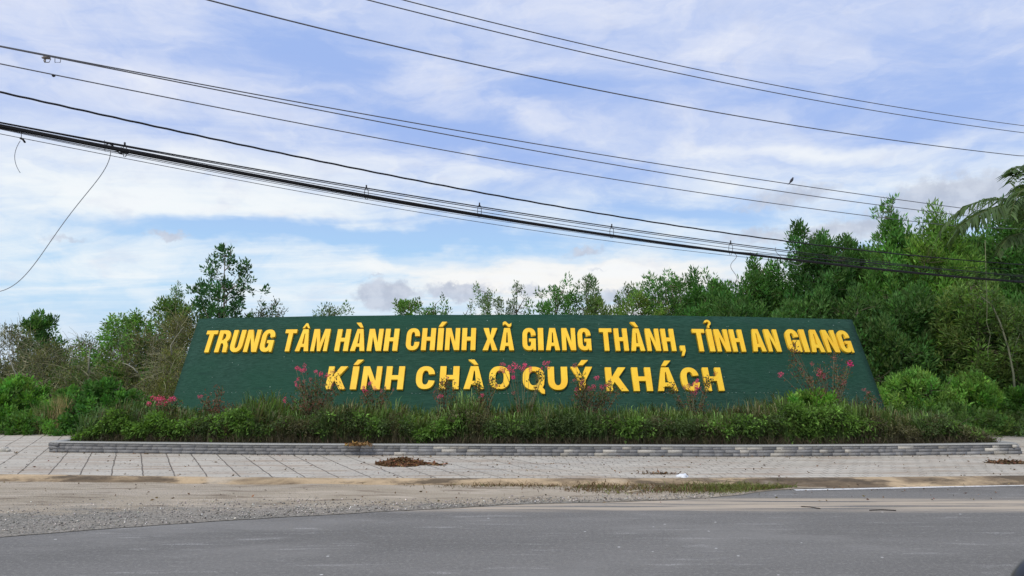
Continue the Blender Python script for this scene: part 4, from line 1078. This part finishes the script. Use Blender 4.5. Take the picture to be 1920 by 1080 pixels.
# weeds outside: strip along back of pavement either side, sprinkled at kerb
M = Mesh(); n = 30000; X = np.concatenate([rng.uniform(-22, -9.2, n // 2), rng.uniform(9.4, 24, n // 2)]); Y = rng.uniform(19.6, 22.5, n) + .25 * fbm(X * 2, 0 * X, 70)
ok = Y > np.where(X < 0, 20.3, 19.7); X, Y = X[ok], Y[ok]; n = len(X)
blades(M, np.stack([X, Y, 0 * X + ZP], 1), rng.uniform(.06, .42, n) * (.4 + fbm(X, Y, 72)), .013, rng.uniform(.2, .8, n), shade(rng, (.07, .12, .035), n), rng)
M.build('verge_grass', M_GRASS, kind='stuff', label='low grass along the back of the pavement', cat='grass')
M = Mesh(); n = 26000; t_ = rng.random(n); pxs = 560 + 935 * t_ ** .5; pys = rng.normal(0, 1, n)
Pq = np.array([onz(a_, 913.5 + (5.0 if a_ > 1060 else 2.2) * b_ - 2 * abs(c_), .02) for a_, b_, c_ in zip(pxs, pys, (pxs - 1300) / 400)])
dens = fbm(Pq[:, 0] * 1.6, Pq[:, 1] * 2.5, 80); Wk = np.interp(Pq[:, 0], [-3, -1, .6, 2.0, 3.3, 4.3], [.36, .44, .55, .75, 1, .6])
dens = .5 * dens + .5 * fbm(Pq[:, 0] * 5, Pq[:, 1] * 9, 83); ok = (dens * Wk > .22 * rng.random(n) + .20) & (Pq[:, 1] > ya_sh(Pq[:, 0]) + .03); Pq = Pq[ok]; n = len(Pq)
cgr = shade(rng, (.17, .19, .06), n, .25); br_ = rng.random(n) < np.interp(Pq[:, 0], [.6, 2.3, 3.0], [.92, .7, .15]); cgr[br_] = shade(rng, (.17, .12, .07), br_.sum())
blades(M, Pq, rng.gamma(3.0, .014, n) * (.3 + 1.3 * fbm(Pq[:, 0] * 4, Pq[:, 1] * 6, 88)), .012, rng.uniform(.4, 2.0, n), cgr, rng)
M.build('kerbside_grass', M_GRASS, kind='stuff', label='low yellowish grass growing in the sand at the foot of the kerb', cat='grass')
# gravel chips on the old surface
M = Mesh(); n = 5500; X = 3.5 - 12.5 * rng.random(n) ** .7; a_ = ya_sh(X); b_ = yk(X); tt_ = rng.beta(1.2, 2.2, n) * .9 * np.interp(X, [-9, -4, -1, 3.5], [1, .9, .5, .45]); Y = a_ + (b_ - a_) * tt_
r = np.minimum(rng.gamma(2.2, .0024, n) + .003, .016)
oc = np.array([[1, 0, 0], [-1, 0, 0], [0, 1, 0], [0, -1, 0], [0, 0, 1], [0, 0, -.6]], float)
v = np.stack([X, Y, 0 * X + .016], 1)[:, None] + oc[None] * r[:, None, None] * rng.uniform(.6, 1.3, (n, 6, 1))
tr = np.array([[0, 2, 4], [2, 1, 4], [1, 3, 4], [3, 0, 4], [2, 0, 5], [1, 2, 5], [3, 1, 5], [0, 3, 5]])
M.add(v.reshape(-1, 3), None, (np.arange(n)[:, None, None] * 6 + tr[None]).reshape(-1, 3), np.repeat(shade(rng, (.30, .28, .25), n, .45, .03), 6, axis=0))
M.build('gravel', M_STONE, kind='stuff', label='loose gravel chips scattered over the roadside', cat='gravel')

# ------------------------------------------------------------------ crepe myrtles
def blossom(M, c, r, rng, pink, n=70):
    d = unit(rng.normal(size=(n, 3))); P_ = np.asarray(c) + d * r * rng.random((n, 1)) ** .4 * [1, 1, 1.15]
    leaves(M, P_, d + rng.normal(0, .6, (n, 3)), r * .55, r * .5, shade(rng, pink, n, .25, .06), rng)


PK = (.80, .10, .24); PKB = (.85, .05, .26); PKD = (.42, .14, .15)


def myrtle(seed, label, bx, D, flowers, body, red=.35, dens=1.0):
    """flowers: (px, py, radius_px, colour); body: list of (px, py, rx, ry) leafy parts"""
    rng_ = np.random.default_rng(seed)
    X0 = at(bx, 760, D)[0]; root = empty('flowering_shrub', (X0, D, ZS), label=label, cat='shrub', group='pink flowering shrubs in the bed')
    K_ = Mesh(); Lf = Mesh(); Fl = Mesh(); base = np.array([X0, D, ZS])

    def stem(tip, r=.008, leafy=True):
        b = base + rng_.normal(0, .05, 3) * [1, 1, 0]; mid = b + (tip - b) * .45 + [0, 0, .12]; mid[0] = b[0] + (tip[0] - b[0]) * .35
        T_ = np.linspace(0, 1, 8)[:, None]; pts = b * (1 - T_) ** 2 + 2 * mid * T_ * (1 - T_) + tip * T_ ** 2 + rng_.normal(0, .008, (8, 3))
        K_.tube(pts, np.linspace(r, r * .35, 8), 4, np.array([.17, .16, .09]) * rng_.uniform(.7, 1.5))
        if leafy:
            m_ = int(16 * dens); i_ = rng_.uniform(2.5, 6.6, m_); pp = np.stack([np.interp(i_, range(8), pts[:, k]) for k in range(3)], 1)
            cl_ = shade(rng_, (.055, .085, .035), m_); rd = rng_.random(m_) < red; cl_[rd] = shade(rng_, (.17, .075, .05), rd.sum())
            leaves(Lf, pp + rng_.normal(0, .02, (m_, 3)), rng_.normal(size=(m_, 3)) + [0, 0, .5], .06, .03, cl_, rng_)
        return pts
    for px_, py_, rp, cf in flowers:
        tip = at(px_, py_, D + rng_.uniform(-.12, .12)); stem(tip)
        r_ = rp / F * D
        for _ in range(3): blossom(Fl, tip + rng_.normal(0, r_ * .45, 3), r_ * .62, rng_, cf, 26)
    for px_, py_, rx, ry in body:
        for _ in range(int(max(6, rx * ry / 26 * dens))):
            a = rng_.uniform(0, 2 * pi); q_ = rng_.random() ** .5
            tip = at(px_ + rx * q_ * cos(a), py_ + ry * q_ * sin(a), D + rng_.uniform(-.3, .3) * rx / 40); stem(tip, .006)
            m_ = 16; cl_ = shade(rng_, (.08, .13, .045), m_); rd = rng_.random(m_) < red; cl_[rd] = shade(rng_, (.19, .10, .065), rd.sum())
            leaves(Lf, tip + rng_.normal(0, .05, (m_, 3)), rng_.normal(size=(m_, 3)) + [0, 0, .6], .055, .026, cl_, rng_)
            if rng_.random() < red * .45: blossom(Fl, tip, .018, rng_, PKD, 10)
    K_.build('stems', M_BARK, root, True)
    if Lf.nv: Lf.build('foliage', M_LEAF, root)
    if Fl.nv: Fl.build('blossom', M_PETAL, root)


myrtle(301, 'low shrub with a dense row of pink flower heads left of the sign', 305, 16.2, [(279, 757, 5, PK), (291, 749, 6, PK), (303, 746, 7, PK), (311, 755, 6, PK), (319, 748, 7, PK), (298, 756, 5, PK)], [(320, 768, 28, 18)], .3)
myrtle(302, 'rusty brown shrub with one small pink flower by the lower left corner of the sign', 403, 16.1, [(377, 744, 4, PK)], [(403, 748, 24, 16), (400, 765, 34, 12)], .75, .9)
myrtle(303, 'open shrub with many pink heads below and left of the word KÍNH', 590, 15.9, [(555, 691, 5, PK), (566, 694, 5, PK), (573, 692, 5, PK), (592, 698, 4, PK), (604, 702, 5, PK), (614, 705, 5, PK), (560, 711, 4, PK), (554, 720, 4, PK), (562, 725, 4, PK), (571, 716, 4, PKD), (583, 712, 4, PKD), (626, 697, 4, PKD), (622, 722, 4, PKD), (534, 750, 4, PK)],
       [(590, 730, 28, 24), (575, 752, 36, 16), (628, 722, 10, 20)], .5, .85)
myrtle(304, 'small shrub with pink heads at the foot of the H of KÍNH', 702, 15.9, [(686, 731, 5, PK), (681, 727, 4, PK), (695, 719, 4, PK), (703, 729, 4, PK), (715, 730, 4, PKD), (724, 727, 3, PKD), (737, 731, 3, PKD)], [(703, 742, 28, 14)], .45)
myrtle(305, 'shrub with faded pink spikes crossing the H of CHÀO', 832, 15.95, [(839, 708, 3, PK), (829, 718, 4, PKD), (836, 724, 4, PKD), (826, 742, 5, PK), (816, 733, 3, PKD)], [(838, 738, 22, 16), (833, 712, 6, 12)], .5, .6)
myrtle(306, 'two thin spikes with one pink head under the A of CHÀO', 902, 15.95, [(905, 742, 4, PK), (919, 712, 4, PKD), (930, 724, 3, PKD)], [(899, 722, 4, 12), (925, 722, 7, 14), (905, 748, 16, 10)], .4, .6)
myrtle(307, 'tall thin-stemmed shrub with a row of bright pink heads between CHÀO and QUÝ', 982, 15.9, [(941, 684, 4, PK), (944, 694, 5, PK), (957, 692, 6, PK), (965, 686, 6, PK), (962, 695, 5, PK), (979, 690, 6, PK), (985, 686, 5, PK), (994, 691, 5, PK), (1025, 686, 5, PK), (1028, 681, 4, PK), (1016, 690, 3, PK), (965, 708, 5, PKB), (965, 738, 4, PKD), (936, 696, 3, PKD)],
       [(1012, 705, 5, 9)], .3, .35)
myrtle(308, 'bushy shrub with pink heads over the Y of QUÝ', 1110, 15.85, [(1082, 728, 5, PK), (1102, 729, 6, PK), (1113, 725, 5, PK), (1118, 708, 5, PK), (1130, 725, 5, PK), (1144, 717, 5, PKD), (1079, 685, 5, PKD), (1084, 740, 4, PK), (1075, 712, 4, PKD), (1092, 716, 5, PKD), (1137, 722, 4, PK)],
       [(1112, 748, 48, 20), (1085, 705, 8, 20), (1094, 716, 7, 16), (1140, 735, 22, 14)], .4, .8)
myrtle(309, 'small shrub with a cluster of dusky pink heads by the C of KHÁCH', 1302, 15.95, [(1293, 722, 5, PKD), (1303, 726, 6, PK), (1308, 714, 5, PK), (1310, 730, 6, PKD), (1341, 701, 4, (.55, .14, .05)), (1282, 726, 4, PKD), (1300, 735, 5, PK), (1328, 718, 3, PKD)], [(1302, 755, 30, 14), (1259, 728, 4, 8), (1328, 715, 4, 10)], .45, .7)
myrtle(310, 'large half-dead reddish shrub with one bright magenta head at the right end of the sign', 1560, 15.95, [(1597, 684, 7, PKB), (1463, 702, 5, PK), (1536, 701, 6, PK), (1544, 704, 4, PK), (1563, 671, 4, PKD), (1523, 682, 4, PKD), (1502, 692, 3, PKD), (1585, 715, 4, PKD), (1578, 718, 4, PKD)],
       [(1545, 715, 44, 34), (1490, 690, 12, 24), (1575, 690, 22, 26), (1490, 655, 6, 12), (1560, 740, 40, 20)], .7, .42)
myrtle(311, 'thin wilting shrub at the lower right corner of the sign', 1636, 15.95, [(1621, 731, 4, PKD), (1628, 736, 3, PKD)], [(1625, 748, 18, 14), (1640, 760, 24, 14)], .4, .5)

# ------------------------------------------------------------------ palm at the right
rng = np.random.default_rng(400)
PB = at(1985, 440, 16.5); pal = empty('palm_tree', (PB[0], PB[1], ZP), label='palm with drooping feather leaves entering at the right edge', cat='palm')
M = Mesh(); tz = np.linspace(0, 1, 26); pts = np.stack([PB[0] + .25 * (1 - tz) ** 2, PB[1] + 0 * tz, ZP + tz * (PB[2] - ZP)], 1)
M.tube(pts, .17 + .03 * np.cos(tz * 160) + .10 * (1 - tz) ** 4, 12, (.23, .20, .16)); M.build('trunk', M_BARK, pal, True)


def frond(path, droop=.55, L=.9, n=58, c=(.09, .145, .055)):
    path = np.array(path); T_ = np.linspace(0, 1, 24); d = np.linspace(0, 1, len(path))
    # smooth quadratic through the points
    co = [np.polyfit(d, path[:, k], min(3, len(path) - 1)) for k in range(3)]
    P_ = np.stack([np.polyval(c_, T_) for c_ in co], 1)
    M = Mesh(); M.tube(P_, np.linspace(.028, .005, 24), 5, (.16, .19, .08))
    tg = unit(np.gradient(P_, axis=0))
    for s_ in (-1, 1):
        for i_ in range(n):
            f_ = (.10 + .9 * i_ / n) * 23; b = np.array([np.interp(f_, range(24), P_[:, k]) for k in range(3)]); tt = np.array([np.interp(f_, range(24), tg[:, k]) for k in range(3)])
            sdv = unit(np.cross(tt, [0, 0, 1])) * s_; l_ = L * (math.sin(min(1, (i_ + 6) / n * 1.05) * pi * .92 + .12) ** .6 if i_ < n * .97 else .4) * rng.uniform(.8, 1.1)
            l_ = max(.18, abs(l_)); d0 = unit(tt * .75 + sdv * .75 + [0, 0, .18] + rng.normal(0, .07, 3))
            a_ = b; m1 = a_ + d0 * l_ * .4 - np.array([0, 0, droop * .12 * l_]); m2 = m1 + (unit(d0 * .8 - np.array([0, 0, droop * 1.1])) * l_ * .35); e = m2 + unit(d0 * .6 - np.array([0, 0, droop * 1.5])) * l_ * .3
            wv = unit(np.cross(d0, [0, 0, 1.0]) + rng.normal(0, .3, 3)) * .024
            cc_ = np.array(c) * math.exp(rng.normal(0, .2))
            M.add([a_ - wv * .5, a_ + wv * .5, m1 + wv, m1 - wv, m2 + wv * .8, m2 - wv * .8, e], [[0, 1, 2, 3], [3, 2, 4, 5]], [[5, 4, 6]], cc_)
    M.build('frond', M_LEAF, pal)


C0 = at(1985, 440, 16.5)


def F2(pp): return [C0] + [at(x, y, D) for x, y, D in pp]


frond(F2([(1930, 398, 16.2), (1880, 388, 16.0), (1835, 402, 15.8), (1796, 428, 15.6)]), .6, 1.0)
frond(F2([(1945, 330, 16.3), (1915, 312, 16.1), (1895, 322, 15.9)]), .5, .6, 42)
frond(F2([(1950, 350, 16.2), (1920, 322, 16.0), (1893, 345, 15.8)]), .3, .7, 46)
frond(F2([(1960, 370, 17), (1925, 350, 17.4), (1890, 375, 17.8)]), .6, .7, 46)
frond(F2([(1950, 440, 16), (1905, 440, 15.7), (1870, 480, 15.5)]), .8, .7, 48, (.07, .11, .045))
for a_ in (20, 70, 120, 170, 215, 330):
    e = np.array([cos(radians(a_)), sin(radians(a_)), 0]); frond([C0, C0 + e * .8 + [0, 0, .75], C0 + e * 1.7 + [0, 0, .8], C0 + e * 2.5 + [0, 0, .1]], .7, .75, 46)

# ------------------------------------------------------------------ overhead cables
def cable(pts, dl, dr, r, label, mat=None, name='overhead_cable', cat='cable', group='overhead cables across the sky', tw=0, n=90, wav=0, lo_x=-400, hi_x=2300, ext=True):
    P_ = np.array(pts, float); deg = min(3, len(P_) - 1) if len(P_) < 6 else 4
    deg = min(3, len(P_) - 1)
    co = np.polyfit(P_[:, 0] / 1000, P_[:, 1], deg)
    x0, x1 = P_[0, 0], P_[-1, 0]
    xs = np.linspace(x0, x1, n); ys = np.polyval(co, xs / 1000)
    D = lambda x: 1 / (1 / dl + (1 / dr - 1 / dl) * (x / 1920.))
    W3 = np.array([at(x, y, D(x)) for x, y in zip(xs, ys)])
    if ext:                                            # carry on beyond the frame
        a = W3[0] + (W3[0] - W3[2]) / np.linalg.norm(W3[0] - W3[2]) * 6 + [0, 0, .2]; b = W3[-1] + (W3[-1] - W3[-3]) / np.linalg.norm(W3[-1] - W3[-3]) * 14 + [0, 0, .6]
        W3 = np.vstack([a, W3, b])
    if wav: W3[:, 2] += wav * np.sin(np.arange(len(W3)) * .9)
    M = Mesh(); M.tube(W3, r, 6)
    return tag(M.build(name, mat or M_CABLE, None, True), label, cat, group)


cable([(755, 0), (960, 50), (1210, 110), (1485, 166), (1700, 203), (1920, 236)], 8.6, 20, .009, 'uppermost thin wire crossing the top right of the sky', M_WIRE)
cable([(690, 0), (960, 67), (1210, 124), (1480, 179), (1920, 249)], 8.4, 19.5, .009, 'second thin wire from the top, just under the uppermost', M_WIRE)
cable([(390, 0), (680, 72), (960, 136), (1410, 222), (1910, 292)], 8.0, 19, .010, 'third thin wire from the top, starting above the left tree', M_WIRE)
cable([(0, 86), (120, 110), (250, 134), (480, 176), (960, 263.5), (1460, 341), (1845, 396)], 9.5, 21, .009, 'upper wire of the close pair that starts high at the left edge', M_WIRE)
cable([(0, 87), (120, 112), (250, 137), (480, 182), (960, 276), (1660, 385), (1845, 409)], 9.5, 21, .009, 'lower wire of the close pair that starts high at the left edge', M_WIRE)
cable([(0, 119), (100, 141), (480, 214), (960, 305.5), (1650, 406), (1800, 426)], 9, 20, .008, 'single thin wire with a dark lump near the left edge', M_WIRE)
cable([(0, 173), (240, 226), (500, 280), (960, 374), (1440, 447), (1690, 476), (1920, 497)], 8.2, 17.5, .0125, 'twisted black cable above the thick bundle', n=260, wav=.0022)
cable([(0, 230), (235, 272), (480, 318), (687, 352), (960, 397), (1145, 426), (1370, 457), (1515, 473), (1920, 520)], 8, 17, .0085, 'upper black strand of the bundle, carrying the cable hangers')
cable([(0, 231), (235, 274), (480, 321), (687, 355), (960, 400), (1145, 429), (1370, 460), (1515, 476), (1920, 523)], 8.05, 17.1, .006, 'thin strand hugging the underside of the hanger strand')
cable([(0, 233), (235, 279), (480, 324), (687, 361), (960, 407), (1145, 435), (1370, 466), (1515, 482), (1920, 526)], 8.0, 17, .005, 'thin strand running midway between hanger strand and thick cable')
cable([(0, 237), (210, 280), (480, 328), (687, 368.5), (960, 415), (1145, 443), (1370, 473), (1515, 489), (1690, 510), (1920, 530)], 8.0, 17, .0175, 'thickest black cable at the bottom of the bundle')
cable([(0, 234), (210, 277), (480, 325), (687, 366), (960, 413), (1145, 441), (1370, 471), (1515, 487), (1690, 508), (1920, 528)], 7.95, 16.9, .010, 'second thick black cable lying on the thickest one')
cable([(0, 240), (210, 285), (480, 333), (687, 371), (960, 416.5), (1300, 465)], 8.0, 15.2, .0055, 'thin black strand that sags below the thick cable at the left', ext=True)
cable([(0, 242), (240, 292), (480, 337), (687, 374), (960, 418), (1300, 466)], 8.1, 15.4, .0035, 'fine strand just below the thick bundle')
cable([(0, 251), (235, 297), (480, 344), (687, 381), (960, 426), (1270, 468), (1500, 492)], 8.2, 17, .004, 'lowest fine wire of all, hanging clear under the bundle')
# hangers: wire loops from the upper strand down to the thick cable
DD = lambda x: 1 / (1 / 8. + (1 / 17. - 1 / 8.) * (x / 1920.))
for px, y0, y1, wh in [(234, 270, 294, 'thick part of the bundle at the left'), (687, 350, 373, 'bundle above the word HÀNH'), (899, 383, 407, 'bundle above the word CHÍNH'), (1147, 423, 446, 'bundle above the word THÀNH'), (1370, 454, 477, 'bundle above the comma')]:
    M = Mesh(); D = DD(px); a = np.linspace(0, 2 * pi, 15)
    M.tube([at(px + 3.6 * sin(t_), (y0 + y1) / 2 + 1 - (y1 - y0) / 2 * cos(t_), D) for t_ in a], .0045, 5)
    M.tube([at(px, y0 - 3, D), at(px, y0 + 4, D)], .011, 6)
    tag(M.build('cable_hanger', M_CABLE, None, True), 'small wire hanger loop on the ' + wh, 'cable hanger', 'hanger loops on the cable bundle')
M = Mesh(); rng = np.random.default_rng(6)            # tape and tangle where the loose wire leaves
for _ in range(16):
    x = rng.uniform(196, 232); y = 276 + (x - 200) * .2 + rng.normal(0, 3); M.tube([at(x, y, 8.7), at(x + rng.uniform(4, 10), y + rng.normal(1, 3), 8.7), at(x + rng.uniform(8, 16), y + rng.normal(2, 2), 8.7)], .008, 4)
M.tube([at(196, 263, 8.7), at(197, 284, 8.7)], .004, 4)
tag(M.build('cable_joint', M_CABLE), 'tangled taped joint on the bundle where the loose wire hangs off', 'cable joint')


M_PALE = flat_mat('pale_loose_wire', (.26, .27, .29), .5)


def loose(pts, D, r, label, mat=M_PALE):
    P_ = np.array(pts, float); s_ = np.linspace(0, 1, len(P_)); t_ = np.linspace(0, 1, 40)
    X = np.polyval(np.polyfit(s_, P_[:, 0], min(4, len(P_) - 1)), t_); Y = np.polyval(np.polyfit(s_, P_[:, 1], min(4, len(P_) - 1)), t_)
    M = Mesh(); M.tube([at(x, y, D) for x, y in zip(X, Y)], r, 5); tag(M.build('loose_wire', mat, None, True), label, 'wire', 'loose wires hanging from the cables')


loose([(208, 282), (190, 325), (160, 370), (115, 418), (82, 475), (40, 522), (-10, 548)], 8.6, .0045, 'long loose wire swinging down to the left edge')
loose([(38, 264), (30, 280), (28, 300), (38, 324)], 8.2, .0035, 'short curled wire end dangling near the left edge')
loose([(1374, 474), (1378, 486), (1370, 498), (1377, 512), (1378, 530)], 14, .006, 'short kinked wire dangling above the comma')
loose([(1455, 464), (1462, 480), (1488, 496), (1505, 490)], 14.5, .006, 'little drooping wire loop where the bundle enters the trees')
# tie, clamp and lump
M = Mesh(); M.tube([at(40, 248, 8.2), at(40, 262, 8.2)], .004, 4); M.tube([at(38, 259, 8.2), at(43, 261, 8.2), at(47, 267, 8.2)], .012, 5)
tag(M.build('wire_tie', M_CABLE), 'small black tie hanging below the bundle at the left edge', 'wire tie')
m_clamp = flat_mat('weathered_clamp', (.30, .27, .25), .6, .4)
D = 9.9; o = empty('cable_clamp', tuple(at(88, 106, D)), label='grey clamp with a wire loop on the high pair of wires at the left', cat='clamp')
M = Mesh(); c0 = at(88, 107, D); M.box(c0, (.075, .05, .045), rz=.1); M.box(c0 + [-.04, 0, -.01], (.05, .03, .02)); M.tube([c0 + [-.02, 0, .0], c0 + [-.025, 0, -.06], c0 + [-.02, 0, -.075]], [.010, .012, .014], 6); M.build('clamp_body', m_clamp, o)
M = Mesh(); M.tube([at(x, y, D) for x, y in ((83, 108), (82, 114), (85, 117), (92, 117), (95, 111), (92, 106))], .006, 5, (1, 1, 1)); M.build('clamp_loop', m_clamp, o)
M = Mesh(); M.tube([at(x, y, 9.9) for x, y in ((103, 108), (103, 117), (113, 117), (114, 110))], .005, 5); tag(M.build('wire_bracket', M_WIRE), 'small square wire bracket right of the grey clamp', 'bracket')
M = Mesh(); c0 = at(100.5, 141.5, 9.3); M.tube([c0 + [-.02, 0, .0], c0 + [0, 0, -.003], c0 + [.02, 0, -.006]], [.010, .02, .010], 8); tag(M.build('wire_splice', M_CABLE), 'small dark lump on the single thin wire at the left', 'splice')
# bird on the wire
o = at(1484, 344, 1 / (1 / 9.5 + (1 / 21. - 1 / 9.5) * (1484 / 1920.)))
M = Mesh(); c0 = o + [0, 0, .055]
M.tube([c0 + [-.075, 0, -.075], c0 + [-.04, 0, -.045], c0 + [-.015, 0, -.01], c0 + [.012, 0, .025], c0 + [.026, 0, .048], c0 + [.034, 0, .064], c0 + [.036, 0, .080], c0 + [.034, 0, .090]],
       [.004, .010, .026, .032, .026, .018, .017, .005], 8, (.05, .05, .06))
M.tube([c0 + [.045, 0, .077], c0 + [.070, 0, .073]], [.007, .002], 5, (.03, .03, .03))
M.tube([c0 + [0, .02, -.01], c0 + [-.05, .022, -.05], c0 + [-.085, .01, -.085]], [.010, .009, .002], 5, (.03, .03, .04)); M.tube([c0 + [0, -.02, -.01], c0 + [-.05, -.022, -.05], c0 + [-.085, -.01, -.085]], [.010, .009, .002], 5, (.03, .03, .04))
tag(M.build('bird', attr_mat('feathers', .7), None, True), 'tiny dark bird perched on the wires to the right', 'bird')

# ------------------------------------------------------------------ small things on the ground
def litter(name, label, cat, px, py, wx, wy, hgt, n, z, seed, c=(.20, .11, .06), L=.07, wd=.03):
    r = np.random.default_rng(seed); P0 = onz(px, py, z)
    a = r.uniform(0, 2 * pi, n); q_ = r.random(n) ** .6; X = wx * q_ * np.cos(a) * (1 + .2 * np.sin(3 * a)); Y = wy * q_ * np.sin(a)
    hh = hgt * np.clip(1 - q_ ** 1.5, 0, 1) * (.6 + .4 * fbm(X * 5 + 20, Y * 5 + 20, seed))
    P_ = P0 + np.stack([X, Y, .008 + hh * r.random(n) ** .4], 1); M = Mesh()
    leaves(M, P_, r.normal(size=(n, 3)) * [1, 1, .45] + [0, 0, .12], L * r.uniform(.5, 1.2, n), wd, shade(r, c, n, .4, .1), r, fold=True)
    for _ in range(n // 25):
        b = P_[r.integers(n)]; d_ = unit(r.normal(size=3) * [1, 1, .3]) * r.uniform(.05, .16); M.tube([b, b + d_ * .5 + [0, 0, .01], b + d_], .003, 3, (.17, .11, .07))
    tag(M.build(name, M_DRYLEAF), label, cat)


litter('leaf_pile', 'heap of dry brown leaves on the pavement near the middle', 'leaf pile', 752, 872, .42, .26, .13, 1500, ZP, 501)
litter('leaf_litter', 'thin trail of dry leaves right of the brown heap', 'dry leaves', 812, 872, .30, .10, .02, 120, ZP, 502)
litter('leaf_litter', 'flat patch of dry leaves on the pavement at the right edge', 'dry leaves', 1890, 868.5, .34, .18, .03, 420, ZP, 503, (.15, .09, .055))
litter('leaf_litter', 'dry orange leaves lying on top of the stone wall', 'dry leaves', 672, 834.5, .26, .05, .02, 200, ZP + HW + .022, 504, (.34, .20, .08))
litter('leaf_litter', 'thin dark patch of dry leaves beside the white bag', 'dry leaves', 1235, 889, .35, .05, .01, 70, ZP, 505, (.17, .11, .07))
rng = np.random.default_rng(520); M = Mesh(); n = 900      # single leaves and crumbs blown about
X = rng.uniform(-10, 11, n); t_ = rng.random(n); Y = np.where(t_ < .35, ywl(X) - rng.gamma(1.2, .06, n), np.where(t_ < .75, rng.uniform(yfr(X), ywl(X)), yfr(X) - rng.uniform(.1, 1.6, n)))
Z = np.where(Y > yfr(X), ZP + .006, .03); k_ = (Y < ywl(X) - .02); X, Y, Z = X[k_], Y[k_], Z[k_]; n = len(X)
leaves(M, np.stack([X, Y, Z], 1), rng.normal(size=(n, 3)) * [1, 1, .25] + [0, 0, .1], .05 * rng.uniform(.3, 1.3, n), .024, shade(rng, (.15, .10, .06), n, .4, .1), rng, fold=True)
M.build('fallen_leaves', M_DRYLEAF, kind='stuff', label='single dry leaves and crumbs scattered over the pavement and kerb', cat='dry leaves')
M = Mesh(); r = np.random.default_rng(506); g = 9; U_, V_ = np.meshgrid(np.linspace(0, 2 * pi, 17), np.linspace(0, pi / 2, 7), indexing='ij')
rr = 1 + .25 * np.sin(U_ * 3) * np.cos(V_) + r.normal(0, .09, U_.shape); rr[-1] = rr[0]; c0 = onz(1280, 894.5, ZP)
V3 = c0 + np.stack([.085 * rr * np.cos(U_) * np.cos(V_), .06 * rr * np.sin(U_) * np.cos(V_), .045 * rr * np.sin(V_)], -1)
i = np.arange(16)[:, None] * 7 + np.arange(6)[None]; M.add(V3.reshape(-1, 3), np.stack([i, i + 7, i + 8, i + 1], -1).reshape(-1, 4))
tag(M.build('plastic_bag', flat_mat('white_plastic', (.75, .78, .82), .4)), 'small crumpled white plastic bag on the pavement edge', 'plastic bag')
M = Mesh()
for dx_, s_ in ((0, 1), (-.16, .8), (.10, .55)):
    c0 = onz(4, 847, ZP) + [dx_, .05 * s_, .03]; d = unit(r.normal(size=(1, 3)))
    U_, V_ = np.meshgrid(np.linspace(0, 2 * pi, 9), np.linspace(-pi / 2, pi / 2, 6), indexing='ij'); q_ = 1 + r.normal(0, .12, U_.shape); q_[-1] = q_[0]
    V3 = c0 + np.stack([.10 * s_ * q_ * np.cos(U_) * np.cos(V_), .08 * s_ * q_ * np.sin(U_) * np.cos(V_), .06 * s_ * q_ * np.sin(V_)], -1); i = np.arange(8)[:, None] * 6 + np.arange(5)[None]
    M.add(V3.reshape(-1, 3), np.stack([i, i + 6, i + 7, i + 1], -1).reshape(-1, 4), None, (.45, .43, .38))
tag(M.build('rubble', M_STONE), 'pale broken rubble on the pavement at the left edge', 'rubble')
M = Mesh(); M.tube([onz(1175, 923, .03), onz(1190, 921, .05), onz(1205, 919.5, .04)], [.012, .014, .008], 6, (.40, .34, .25)); tag(M.build('stick', M_BARK), 'pale stick lying in the sand by the kerb', 'stick')
for i_, (a, b, lab) in enumerate((((1502, 949.5), (1538, 953.5), 'dark twig lying on the asphalt, left one'), ((1630, 956.5), (1680, 957), 'dark twig lying on the asphalt, right one'))):
    M = Mesh(); A = onz(*a, .008); B_ = onz(*b, .008); M.tube([A, (A + B_) / 2 + [0, .02, .004], B_], .006, 5, (.06, .05, .04)); tag(M.build('twig', M_BARK), lab, 'twig', 'twigs on the road')

# ------------------------------------------------------------------ wing mirror of the photographer's vehicle, lower right
m_blk = flat_mat('black_mirror_housing', (.010, .011, .016), .35, 0, .5)
D = .62; c0 = at(2024, 1172, D)
o = empty('wing_mirror', tuple(c0), label='blurred black wing mirror poking into the lower right corner', cat='mirror')
M = Mesh(); U_, V_ = np.meshgrid(np.linspace(0, 2 * pi, 33), np.linspace(-pi / 2, pi / 2, 17), indexing='ij')
sq = lambda c_, e: np.sign(c_) * np.abs(c_) ** e
V3 = c0 + np.stack([.052 * sq(np.cos(U_), .8) * sq(np.cos(V_), .8), .035 * sq(np.sin(U_), .8) * sq(np.cos(V_), .8), .058 * sq(np.sin(V_), .85)], -1)
i = np.arange(32)[:, None] * 17 + np.arange(16)[None]; M.add(V3.reshape(-1, 3), np.stack([i, i + 17, i + 18, i + 1], -1).reshape(-1, 4)); M.build('housing', m_blk, o, True)
M = Mesh(); M.tube([c0 + [0, 0, -.05], c0 + [.02, -.05, -.12], c0 + [.05, -.1, -.22]], [.018, .016, .018], 10); M.build('arm', m_blk, o, True)
